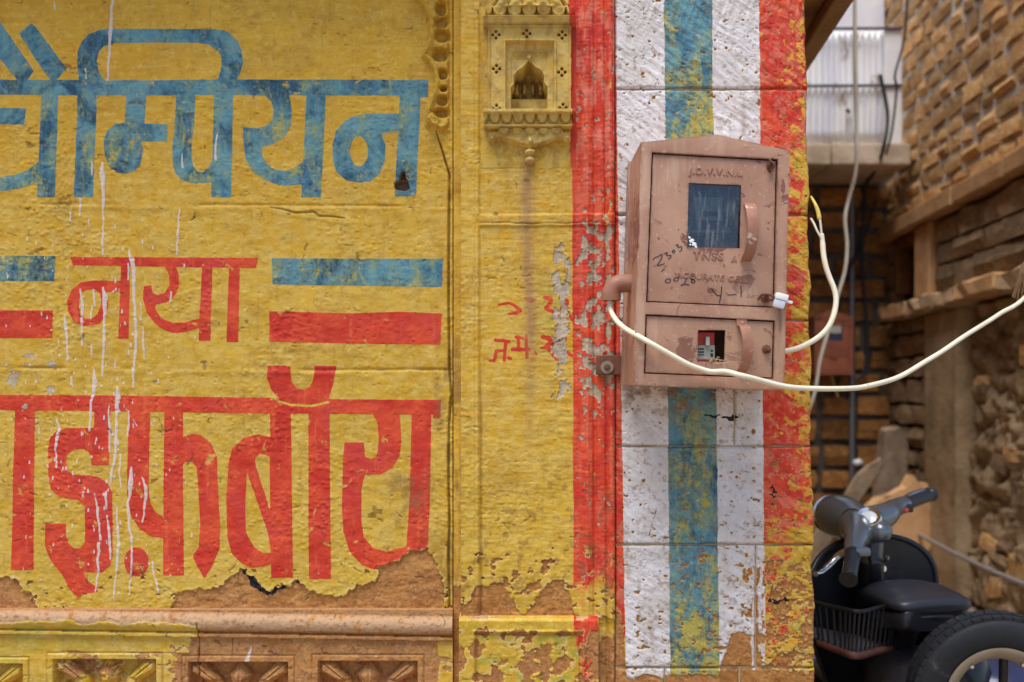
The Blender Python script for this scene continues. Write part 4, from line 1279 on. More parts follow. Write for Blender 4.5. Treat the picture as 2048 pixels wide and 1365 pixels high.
# timber eave along the alley side
def eave():
    WOODY = mat_stone("ochre_board", srgb(150, 112, 56), srgb(120, 84, 44), srgb(86, 52, 36), scale=7, bump=.003, per_obj=0, rough=.7)
    WOODD = mat_stone("dark_timber", srgb(62, 42, 28), srgb(46, 32, 22), scale=7, bump=.003, per_obj=0, rough=.8)
    WOODE = mat_stone("weathered_timber", srgb(140, 108, 72), srgb(112, 84, 56), scale=9, bump=.003, per_obj=0, rough=.8)
    def run(o0, o1, z0, z1, mat, name, y0=.08, y1=4.9):
        bm = bmesh.new()
        x0 = P(1606, 600, 0).x
        a = Vector((x0, 0, 0)) + AL * y0; b = Vector((x0, 0, 0)) + AL * y1
        vs = []
        for p in (a, b):
            for o, z in ((o0, z0), (o1, z0), (o1, z1), (o0, z1)):
                vs.append(bm.verts.new((p.x + o, p.y, z)))
        for f in ((0, 1, 2, 3), (7, 6, 5, 4), (0, 4, 5, 1), (1, 5, 6, 2), (2, 6, 7, 3), (3, 7, 4, 0)):
            bm.faces.new([vs[i] for i in f])
        bmesh.ops.bevel(bm, geom=list(bm.edges), offset=.004, segments=1, affect='EDGES')
        obj(name, bm_mesh(bm), mat, house)
    run(-.05, .30, 2.50, 2.54, WOODD, "eave_board")
    run(.10, .255, 2.435, 2.498, WOODY, "eave_beam")
    run(.257, .315, 2.40, 2.535, WOODE, "eave_fascia")
    for k in range(7):
        y = .3 + .68 * k
        run(-.02, .098, 2.45, 2.497, WOODD, "eave_bracket", y, y + .07)


eave()

# ------------------------------------------------------------------ electricity meter cabinet on the pier
YF = -.218
YB = YP - .004
xz = lambda u, v, Y=YF: (P(u, v, Y).x, P(u, v, Y).z)
c4 = lambda x, y: (1180 + x * .4248, 240 + y * .4248)
q4 = lambda pts, Y=YF: [xz(*c4(*p), Y) for p in pts]


def plate(outer, holes, y0, thick, lip=0.0):
    """sheet-metal plate with real openings; y0 is the face"""
    bm = bmesh.new()
    loops = [outer] + holes
    edges = []
    for lp in loops:
        vs = [bm.verts.new((x, y0, z)) for x, z in lp]
        for i in range(len(vs)):
            edges.append(bm.edges.new((vs[i], vs[(i + 1) % len(vs)])))
    bmesh.ops.triangle_fill(bm, use_beauty=True, use_dissolve=False, edges=edges, normal=(0, -1, 0))
    faces = list(bm.faces)
    r = bmesh.ops.extrude_face_region(bm, geom=faces)
    for v in [g for g in r['geom'] if isinstance(g, bmesh.types.BMVert)]:
        v.co.y += thick
    bmesh.ops.delete(bm, geom=faces, context='FACES_KEEP_BOUNDARY') if False else None
    bmesh.ops.recalc_face_normals(bm, faces=bm.faces)
    if lip:
        es = [e for e in bm.edges if len(e.link_faces) == 2 and e.calc_face_angle(0) > .6 and all(abs(v.co.y - y0) < 1e-6 for v in e.verts)]
        bmesh.ops.bevel(bm, geom=es, offset=lip, segments=2, affect='EDGES', profile=.6)
    return bm_mesh(bm, smooth=True, angle=30)


def text_mesh(body, size, M, extrude=.0008, bevel=.0004, space=1.0):
    cu = bpy.data.curves.new("t", 'FONT')
    cu.body = body; cu.size = size; cu.extrude = extrude; cu.bevel_depth = bevel; cu.space_character = space
    cu.align_x = 'CENTER'; cu.align_y = 'CENTER'; cu.resolution_u = 3
    o = bpy.data.objects.new("t", cu); COL.objects.link(o)
    me = bpy.data.meshes.new_from_object(o.evaluated_get(bpy.context.evaluated_depsgraph_get()))
    bpy.data.objects.remove(o); bpy.data.curves.remove(cu)
    me.transform(M)
    me.materials.clear()
    return me


def on_face(u, v, Y, tilt):
    p = P(u, v, Y)
    return Matrix.Translation(p) @ Matrix.Rotation(math.radians(tilt), 4, 'Y') @ Matrix.Rotation(math.radians(90), 4, 'X')


def strap(pts, w, t):
    """a flat metal strap along pts (bent in the y-z plane), w wide in x"""
    bm = bmesh.new()
    pts = [Vector(p) for p in pts]
    secs = []
    for i, p in enumerate(pts):
        tg = (pts[min(i + 1, len(pts) - 1)] - pts[max(i - 1, 0)]).normalized()
        nrm = Vector((1, 0, 0)).cross(tg).normalized()
        secs.append([p + Vector((-w / 2, 0, 0)) + nrm * t / 2, p + Vector((w / 2, 0, 0)) + nrm * t / 2, p + Vector((w / 2, 0, 0)) - nrm * t / 2, p + Vector((-w / 2, 0, 0)) - nrm * t / 2])
    bm_loft(bm, secs)
    return bm_mesh(bm, smooth=True, angle=40)


def pen(path, Y, k=(1280, 470, .2198), r=.0008, closed=False):
    pts = [P(k[0] + x * k[2], k[1] + y * k[2], Y) for x, y in path]
    if closed: pts.append(pts[0])
    return spline(pts, 5), r


def cabinet():
    root = thing("electric_meter_cabinet", "rust-brown metal electricity meter cabinet with gabled top bolted to the striped pier", "meter box", P(1410, 770, YB))
    inv = Matrix.Translation(-Vector(root.location))
    def part(name, me, mat, parent=root):
        me.transform(inv)
        return obj(name, me, mat, parent)
    out = q4([(240, 105), (600, 68), (942, 145), (915, 1275), (205, 1250)])
    up = q4([(292, 152), (885, 185), (870, 885), (265, 858)])
    lo = q4([(262, 915), (872, 945), (865, 1220), (255, 1195)])
    part("front_frame", plate(out, [up, lo], YF, .010, .0018), CAB)
    # shell of the cabinet
    bm = bmesh.new()
    cx = sum(p[0] for p in out) / 5; cz = sum(p[1] for p in out) / 5
    for s, rev in ((.999, False), (.975, True)):
        A = [bm.verts.new((cx + (x - cx) * s, YF + .010, cz + (z - cz) * s)) for x, z in out]
        B = [bm.verts.new((cx + (x - cx) * s, YB, cz + (z - cz) * s)) for x, z in out]
        for i in range(5): bm.faces.new((A[i], A[(i + 1) % 5], B[(i + 1) % 5], B[i]))
        if rev: bm.faces.new(B)
    part("cabinet_shell", bm_mesh(bm), CAB)
    # rear flange seen beyond the left side
    bm = bmesh.new()
    fl = [(cx + (x - cx) * 1.03, cz + (z - cz) * .995) for x, z in out]
    bm_prism(bm, fl, YB - .022, YB - .001)
    part("rear_flange", bm_mesh(bm), CAB)
    # upper door with window
    def inset(q, g):
        mx = sum(p[0] for p in q) / 4; mz = sum(p[1] for p in q) / 4
        return [(x - (g if x > mx else -g), z - (g if z > mz else -g)) for x, z in q]
    win = q4([(468, 295), (715, 305), (708, 603), (460, 598)])
    d1 = part("upper_door", plate(inset(up, .0024), [win], YF + .005, .003, .0012), CAB)
    bm = bmesh.new(); bm_prism(bm, inset(win, -.012), YF + .009, YF + .012)
    part("window_pane", bm_mesh(bm), GLASS, d1)
    bm = bmesh.new()
    rs_ = random.Random(6)
    for (u_, v_, rr_) in ((1383, 482, 4.6), (1388, 489, 4.2), (1379, 476, 2.6), (1392, 494, 2.4), (1381, 490, 2.2)):
        p_ = P(u_, v_, YF + .005)
        n_ = 11
        ring_ = [bm.verts.new(p_ + Vector((math.cos(6.283 * k_ / n_), 0, math.sin(6.283 * k_ / n_))) * rr_ * .0009 * rs_.uniform(.6, 1.35)) for k_ in range(n_)]
        top_ = bm.verts.new(p_ + Vector((0, -.0016, 0)))
        for k_ in range(n_): bm.faces.new((ring_[k_], ring_[(k_ + 1) % n_], top_))
    part("plaster_splash", bm_mesh(bm, smooth=True), WHITEP, d1)
    hx, hz = xz(*c4(745, 405)); hx2, hz2 = xz(*c4(735, 662))
    hp = [(hx + .002, YF + .004, hz + .004), (hx + .001, YF - .012, hz - .002)] + [(hx + (hx2 - hx) * t + .004 * math.sin(math.pi * t), YF - .012 - .016 * math.sin(math.pi * t), hz + (hz2 - hz) * t) for t in (.15, .3, .45, .6, .75, .88)] + [(hx2, YF - .008, hz2 + .004), (hx2, YF + .004, hz2)]
    HANDLE = mat_plain("worn_handle_paint", srgb(150, 104, 84), .4, 0, .4, .15, 30, .0006, srgb(206, 178, 168), .58, .64, 26)
    part("handle", strap(spline(hp, 3), .0195, .0026), HANDLE, d1)
    def bolt(u, v, parent, Y=YF + .0035):
        p = P(u, v, Y)
        bm = bmesh.new()
        bm_lathe(bm, [(0, .013), (.0035, .013), (.0038, .006), (.0062, .0058), (.0065, .0005), (.0085, 0)], p, (0, -1, .12), 8)
        return part("bolt", bm_mesh(bm, smooth=True, angle=25), RUST, parent)
    bolt(1541, 331, d1)
    part("wire_twist", tube_mesh(spline([P(1538, 318, YF), P(1543, 324, YF - .012), P(1547, 331, YF - .010), P(1543, 338, YF - .006), P(1540, 345, YF + .002), P(1536, 339, YF - .006), P(1537, 330, YF - .010)], 5), .0014, 6), RUST, d1)
    bolt(1530, 597, d1)
    part("hasp", tube_mesh(spline([P(1516, 600, YF + .002), P(1524, 590, YF - .008), P(1535, 589, YF - .012), P(1547, 593, YF - .012), P(1551, 598, YF - .008), P(1540, 601, YF - .006), P(1526, 603, YF + .002)], 5), .0022, 7), RUST, d1)
    for body, (x, y), size, sp in (("J.D.V.V.N.L", (592, 246), .0175, 1.16), ("TNSS", (556, 642), .020, 1.25), ("ACCURATE CELL", (575, 742), .0145, 1.2)):
        u, v = c4(x, y)
        part("embossed_lettering", text_mesh(body, size, on_face(u, v, YF + .0049, 2.2 if y < 700 else 4.2), .0011, .0006, sp), CAB, d1)
    strokes = [[(115, 228), (135, 208), (165, 195), (200, 178), (190, 225), (160, 276), (222, 262)], [(215, 172), (248, 160), (240, 186), (280, 188), (276, 208), (250, 218)],
               [(292, 152), (305, 138), (318, 148), (308, 164), (292, 152)], [(322, 96), (346, 88), (344, 112), (378, 108), (378, 135), (358, 152)], [(194, 332), (226, 305)],
               [(228, 420), (245, 402), (275, 402), (272, 428), (240, 436), (228, 420)], [(303, 412), (320, 388), (348, 392), (345, 414), (318, 420), (303, 412)],
               [(392, 392), (412, 384), (420, 405), (404, 440), (370, 460), (410, 450), (450, 456)], [(500, 378), (455, 382), (468, 405), (500, 418), (492, 436), (465, 428), (478, 402), (505, 385)],
               [(652, 490), (680, 530), (705, 552), (735, 552)], [(742, 470), (738, 540), (722, 622)], [(795, 546), (835, 546), (878, 539)], [(917, 465), (921, 520), (919, 568)]]
    for s in strokes:
        pts, r = pen(s, YF + .0047)
        part("marker_stroke", tube_mesh(pts, r, 6), INK, d1)
    # lower door with the breaker opening
    win2 = q4([(512, 990), (640, 990), (635, 1140), (508, 1138)])
    d2 = part("lower_door", plate(inset(lo, .0024), [win2], YF + .005, .003, .0012), CAB)
    hx, hz = xz(*c4(716, 945)); hx2, hz2 = xz(*c4(714, 1190))
    hp = [(hx, YF + .003, hz + .006), (hx, YF + .001, hz - .008)] + [(hx + (hx2 - hx) * t + .006 * math.sin(math.pi * t), YF - .004 - .018 * math.sin(math.pi * t), hz + (hz2 - hz) * t) for t in (.12, .3, .45, .6, .75, .9)] + [(hx2, YF + .002, hz2 + .002)]
    part("handle", strap(spline(hp, 3), .0185, .0026), HANDLE, d2)
    bolt(1533, 699, d2)
    part("rivet", lathe_mesh([(0, .003), (.003, .0025), (.004, 0)], P(1484, 646, YF + .002), (0, -1, 0), 10), CAB, d2)
    # conduit elbow on the left side
    PIPE = mat_plain("painted_elbow", srgb(150, 104, 86), .5, 0, .4, .15, 30, .0006, srgb(120, 82, 66), .55, .7)
    Ye = -.125
    c = [P(1268, 567, Ye), P(1250, 567, Ye), P(1238, 568, Ye), P(1229, 573, Ye), P(1224, 582, Ye), P(1222, 590, Ye), P(1222, 599, Ye)]
    part("conduit_elbow", tube_mesh(spline(c, 4), .0172, 20), PIPE)
    part("elbow_mouth", lathe_mesh([(.0185, 0), (.0185, .012), (.0150, .012), (.0150, 0)], P(1222, 589, Ye), (0, 0, -1), 20, True), PIPE)
    # fixing lugs
    for (u, v) in ((1214, 731),):
        a = P(u - 22, v + 19, YB - .004); b = P(u + 34, v - 20, YB - .004)
        lug = part("fixing_lug", box_mesh((a.x, YB - .0065, a.z), (b.x, YB + .0, b.z), .001, 1), RUST)
        part("washer", lathe_mesh([(.006, .002), (.0125, .002), (.0125, -.001), (.006, -.001)], P(u, v + 4, YB - .0065), (0, -1, 0), 22, True), mat_plain("zinc_washer", srgb(150, 140, 122), .5, .4, .4, .1, 60), lug)
        part("bolt", lathe_mesh([(0, .007), (.0045, .007), (.006, .005), (.006, 0)], P(u, v + 4, YB - .0065), (0, -1, 0), 6), RUST, lug)
    return root


cab = cabinet()


def meter_inside():
    G = mat_plain("meter_case", srgb(120, 118, 108), .5, 0, .4, .1, 20)
    Ym = -.188
    t = thing("electricity_meter", "grey electricity meter behind the dusty cabinet window", "meter", P(1425, 520, Ym + .06))
    inv = Matrix.Translation(-Vector(t.location))
    def part(name, me, mat, parent=t):
        me.transform(inv); return obj(name, me, mat, parent)
    a, b = P(1378, 474, Ym), P(1462, 372, Ym)
    part("meter_case", box_mesh((a.x, Ym, a.z), (b.x, Ym + .07, b.z), .006, 2), mat_plain("meter_body", srgb(84, 88, 98), .4, 0, .4, .1, 20))
    a, b = P(1390, 442, Ym - .004), P(1446, 395, Ym - .004)
    fp = part("name_plate", box_mesh((a.x, Ym - .006, a.z), (b.x, Ym + .001, b.z), .002, 2), mat_plain("meter_plate", srgb(232, 226, 196), .5, 0, .4, .08, 30))
    a, b = P(1400, 433, Ym - .006), P(1436, 424, Ym - .006)
    part("display", box_mesh((a.x, Ym - .008, a.z), (b.x, Ym - .004, b.z)), BLACKP, fp)
    a, b = P(1384, 467, Ym - .004), P(1462, 461, Ym - .004)
    part("terminal_bar", box_mesh((a.x, Ym - .008, a.z), (b.x, Ym - .001, b.z), .001, 1), mat_plain('terminal_strip', srgb(220, 214, 196), .5))
    Yb = -.195
    t2 = thing("circuit_breaker", "red and grey circuit breaker inside the lower opening of the cabinet", "circuit breaker", P(1415, 735, Yb + .03))
    inv2 = Matrix.Translation(-Vector(t2.location))
    def part2(name, me, mat, parent=t2):
        me.transform(inv2); return obj(name, me, mat, parent)
    a, b = P(1392, 724, Yb), P(1430, 690, Yb)
    part2("breaker_body", box_mesh((a.x, Yb, a.z), (b.x, Yb + .05, b.z), .002, 2), mat_plain("breaker_grey", srgb(160, 160, 148), .45, 0, .4, .05, 30))
    a, b = P(1392, 690, Yb), P(1430, 664, Yb)
    REDP = mat_plain("red_plastic", srgb(190, 40, 30), .4, 0, .5, .1, 30)
    part2("red_cover", box_mesh((a.x, Yb + .002, a.z), (b.x, Yb + .05, b.z), .002, 2), REDP)
    a, b = P(1410, 692, Yb), P(1418, 674, Yb)
    part2("toggle", box_mesh((a.x, Yb - .008, a.z), (b.x, Yb + .003, b.z), .001, 2), mat_plain("breaker_toggle", srgb(170, 170, 160), .45, 0, .4, .05, 30))
    bm = bmesh.new()
    for (u0, v0, u1, v1) in ((1396, 697, 1408, 700), (1396, 703, 1408, 706), (1396, 709, 1408, 711), (1421, 700, 1426, 704), (1421, 707, 1426, 714)):
        a, b = P(u0, v1, Yb), P(u1, v0, Yb)
        bm_box(bm, (a.x, Yb - .0006, a.z), (b.x, Yb + .0002, b.z))
    part2("printing", bm_mesh(bm), INK)
    a, b = P(1392, 722, Yb), P(1430, 719, Yb)
    part2("red_line", box_mesh((a.x, Yb - .0006, a.z), (b.x, Yb + .0002, b.z)), REDP)
    # straw of a bird's nest poking out of the opening
    bm = bmesh.new()
    r = random.Random(3)
    for k in range(26):
        u0, v0 = r.uniform(1412, 1448), r.uniform(719, 727)
        p0 = P(u0, v0, YF + r.uniform(.002, .018)); p1 = P(u0 + r.uniform(-18, 18), v0 + r.uniform(-6, 4), YF + r.uniform(-.006, .014))
        bm_tube(bm, spline([p0, (p0 + p1) / 2 + Vector((0, r.uniform(-.003, .003), r.uniform(-.002, .004))), p1], 3), .0006, 4)
    o = obj("straw", bm_mesh(bm, smooth=True), mat_plain("dry_straw", srgb(176, 158, 122), .8, 0, .2, .2, 90))
    tag(o, "wisps of dry straw poking out of the cabinet's lower opening", "straw", None, "stuff")


meter_inside()


def seal():
    t = thing("plastic_seal", "small white and clear plastic security seal hooked on the cabinet's hasp", "seal", P(1560, 618, YF - .012))
    inv = Matrix.Translation(-Vector(t.location))
    def part(name, me, mat):
        me.transform(inv); return obj(name, me, mat, t)
    R = Matrix.Rotation(math.radians(14), 4, 'Y')
    def bx(u0, v0, u1, v1, y0, y1, bev):
        c = P((u0 + u1) / 2, (v0 + v1) / 2, YF - .012)
        sx = (u1 - u0) / 2 * .0009; sz = (v1 - v0) / 2 * .0009
        bm = bmesh.new(); bm_box(bm, (-sx, y0, -sz), (sx, y1, sz), bev, 2)
        me = bm_mesh(bm, smooth=True, angle=50); me.transform(Matrix.Translation(c) @ R); return me
    part("seal_cap", bx(1550, 588, 1575, 601, -.008, .008, .0025), WHITEP)
    part("seal_body", bx(1546, 600, 1569, 617, -.007, .007, .004), CLEARP)
    part("seal_tail", bx(1567, 601, 1585, 607, -.003, .003, .002), WHITEP)


seal()

# ------------------------------------------------------------------ cables round the cabinet
def cable(name, label, path, rad, mat, cat="cable", group=None, seg=12, n=8, flat=None):
    pts = spline([P(u, v, Y) for u, v, Y in path], n)
    base = Vector(pts[0])
    me = tube_mesh(pts, rad, seg, flat=flat)
    me.transform(Matrix.Translation(-base))
    o = obj(name, me, mat, None, base)
    tag(o, label, cat, group)
    return o


main = thing("service_cable", "long white cable sagging from the conduit elbow across the cabinet and off to the right", "cable", P(1220, 596, -.125))
_mi = Matrix.Translation(-Vector(main.location))
_path = [(1221, 585, -.125), (1220, 608, -.128), (1226, 632, -.140), (1246, 655, -.175), (1290, 680, -.232), (1345, 711, -.240), (1385, 733, -.239), (1412, 742, -.236), (1445, 744, -.236), (1480, 750, -.252),
         (1520, 762, -.240), (1570, 773, -.228), (1620, 776.5, -.21), (1690, 777, -.18), (1735, 773.5, -.14), (1790, 757, -.08), (1850, 725, 0.0), (1900, 692, .07), (1950, 660, .15), (2000, 627, .24), (2060, 584, .35)]
me = tube_mesh([q + Vector((0, 0, .0009 * math.sin(i * .41 + 2.1 * math.sin(i * .13)))) for i, q in enumerate(spline([P(*p) for p in _path] + [Vector((1.72, 1.05, 1.78)), Vector((2.15, 1.70, 2.06)), Vector((2.59, 2.36, 2.40))], 6))], .0049, 12); me.transform(_mi)
obj("sheath", me, CABLEW, main)
bm = bmesh.new()
for du in (-2.2, 0, 2.4):
    bm_tube(bm, spline([P(1221 + du, 586, -.128), P(1220 + du * .9, 600, -.131), P(1219 + du * .6, 616, -.131)], 4), .0022, 6)
me = bm_mesh(bm, smooth=True); me.transform(_mi); obj("bare_strands", me, mat_plain("pale_strands", srgb(196, 186, 180), .35, .3, .5, .1, 90), main)
bm = bmesh.new(); bm_box(bm, (-.004, -.0058, -.003), (.004, .0058, .003), .001)
me = bm_mesh(bm); me.transform(_mi @ Matrix.Translation(P(1842, 726, 0.0))); obj("black_mark", me, BLACKP, main)

loop = thing("loop_cable", "white cable looping from the cabinet's right side up to the pier edge", "cable", P(1570, 702, -.12))
_li = Matrix.Translation(-Vector(loop.location))
_lp = [(1556, 704, -.12), (1580, 701, -.12), (1605, 693, -.118), (1635, 676, -.112), (1656, 655, -.105), (1668, 628, -.097), (1672, 600, -.09), (1668, 578, -.085), (1660, 558, -.08), (1652, 535, -.075), (1647, 510, -.07), (1645, 485, -.066), (1643, 468, -.064)]
me = tube_mesh(spline([P(*p) for p in _lp], 6), [.0052] * (6 * 11) + [.0046] * 6 + [.0040], 12); me.transform(_li); obj("sheath", me, CABLEW, loop)
me = tube_mesh(spline([P(1644, 478, -.065), P(1642, 458, -.062), P(1640, 442, -.058), P(1636, 428, -.05)], 5), .0024, 8); me.transform(_li); obj("inner_core", me, CABLEO, loop)
me = tube_mesh(spline([P(1643, 478, -.067), P(1634, 462, -.06), P(1628, 448, -.05), P(1622, 438, -.03)], 5), .0024, 8); me.transform(_li); obj("inner_core", me, CABLEO, loop)
me = tube_mesh(spline([P(1639, 440, -.057), P(1636, 424, -.05), P(1630, 408, -.042), P(1622, 394, -.02)], 5), [.0030, .0044, .0045, .0046, .0044, .0044, .0042, .0040, .0038, .0034, .003, .003, .0028, .0026, .0024, .0022], 8); me.transform(_li)
obj("yellowed_tape", me, TAPE, loop)

cable("thin_wire", "thin curly white wire hanging from the cabinet's bottom edge", [(1486, 755, -.23), (1490, 764, -.225), (1502, 772, -.215), (1505, 779, -.20), (1492, 784, -.185), (1485, 790, -.17), (1486, 806, -.12), (1490, 820, -.08), (1496, 834, -.05)], .0008, CABLEO, "wire", n=6, seg=6)

# ------------------------------------------------------------------ the alley
STONE_O = mat_stone("orange_sandstone", srgb(220, 172, 112), srgb(196, 148, 98), srgb(226, 190, 140), scale=7, bump=.02, per_obj=.30, fine=40)
STONE_B = mat_stone("brown_rubble", srgb(152, 126, 98), srgb(126, 102, 78), srgb(164, 138, 106), scale=7, bump=.02, per_obj=.25, fine=40)
LEDGE = mat_stone("dressed_ledge", srgb(184, 144, 102), srgb(160, 122, 86), scale=6, bump=.008, per_obj=.1)
RIBBON = mat_stone("ribbon_pointing", srgb(206, 200, 190), srgb(180, 172, 160), scale=12, bump=.006, per_obj=0)
STONE_SHADED = mat_stone("shaded_orange_block", srgb(158, 108, 58), srgb(126, 86, 50), srgb(170, 122, 70), scale=7, bump=.02, per_obj=.35, fine=40)  # darker copy of the orange stone, the alley's shade put into its colour
MUD = mat_stone("mud_render", srgb(162, 138, 108), srgb(134, 112, 86), srgb(172, 148, 118), scale=5, bump=.02, per_obj=0, fine=30)
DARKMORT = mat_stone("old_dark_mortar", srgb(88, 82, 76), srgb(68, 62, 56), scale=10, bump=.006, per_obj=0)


def stone_variants(n, seed, jitter=.10, sub=2):
    out = []
    r = random.Random(seed)
    for k in range(n):
        bm = bmesh.new()
        bmesh.ops.create_cube(bm, size=1.0)
        bmesh.ops.subdivide_edges(bm, edges=list(bm.edges), cuts=1, use_grid_fill=True)
        for v in bm.verts:
            c = v.co
            on = sum(1 for q in c if abs(abs(q) - .5) < 1e-4)
            f = {3: .95, 2: .985, 1: 1.0}.get(on, 1)
            v.co = Vector((c.x * f, c.y * {3: .78, 2: .90, 1: 1.0}.get(on, 1), c.z * f)) + Vector((r.uniform(-1, 1) * jitter * .45, r.uniform(-1, 1) * jitter * 1.6, r.uniform(-1, 1) * jitter * .6))
        out.append(bm_mesh(bm, "stone", smooth=True, angle=28))
    return out


VAR = stone_variants(9, 4)


def lay(parent, name, mat, meshes, x0, x1, z0, z1, y, depth, skip=None, rng=None):
    m = rng.choice(meshes)
    o = bpy.data.objects.new(name, m)
    COL.objects.link(o)
    o.parent = parent
    o.location = ((x0 + x1) / 2, y, (z0 + z1) / 2)
    o.scale = ((x1 - x0), depth, (z1 - z0))
    o.rotation_euler = (0, math.radians(rng.choice([0, 180])) + rng.uniform(-.02, .02), 0)
    return o


VAR_O = [m.copy() for m in VAR]
for m in VAR_O: m.materials.append(STONE_O)
VAR_B = [m.copy() for m in VAR]
for m in VAR_B: m.materials.append(STONE_B)

DJ = 7.6
J = Vector(((1780 - 1024) / FPX * DJ, DJ - DCAM, 0))
ANG = math.atan2(-1, -.0854)


def s_of(u):
    return (DJ - 2.237 / ((u - 1024) / FPX - .0854)) * 1.00364


def z_at(u, v):
    d = 2.237 / ((u - 1024) / FPX - .0854)
    return HCAM + (HZ - v) / FPX * d


def lump_sheet(name, x0, x1, z0, z1, amp, step, mat, parent, y=0.0, seed=0, fn=None, depth=.05):
    """a rough rendered face facing -y in the parent's frame"""
    nx = max(2, int((x1 - x0) / step)); nz = max(2, int((z1 - z0) / step))
    xx, zz = np.meshgrid(np.linspace(x0, x1, nx + 1), np.linspace(z0, z1, nz + 1))
    h = fn(xx, zz) if fn else amp * (fbm(xx * 5, zz * 5, 4, seed) - .5) * 2
    yy = y - h
    V = np.stack([xx, yy, zz], -1).reshape(-1, 3)
    idx = np.arange((nx + 1) * (nz + 1)).reshape(nz + 1, nx + 1)
    F = np.stack([idx[:-1, :-1], idx[:-1, 1:], idx[1:, 1:], idx[1:, :-1]], -1).reshape(-1, 4)
    ring = np.concatenate([idx[0, :], idx[1:, -1], idx[-1, -2::-1], idx[-2:0:-1, 0]])
    B = V[ring].copy(); B[:, 1] = y + depth
    n = len(ring); b0 = len(V); i = np.arange(n)
    S = np.stack([ring, b0 + i, b0 + (i + 1) % n, np.roll(ring, -1)], -1)
    me = bpy.data.meshes.new(name)
    me.from_pydata(np.concatenate([V, B]).tolist(), [], np.concatenate([F, S]).tolist())
    me.polygons.foreach_set('use_smooth', np.ones(len(me.polygons), bool))
    me.update()
    return obj(name, me, mat, parent)


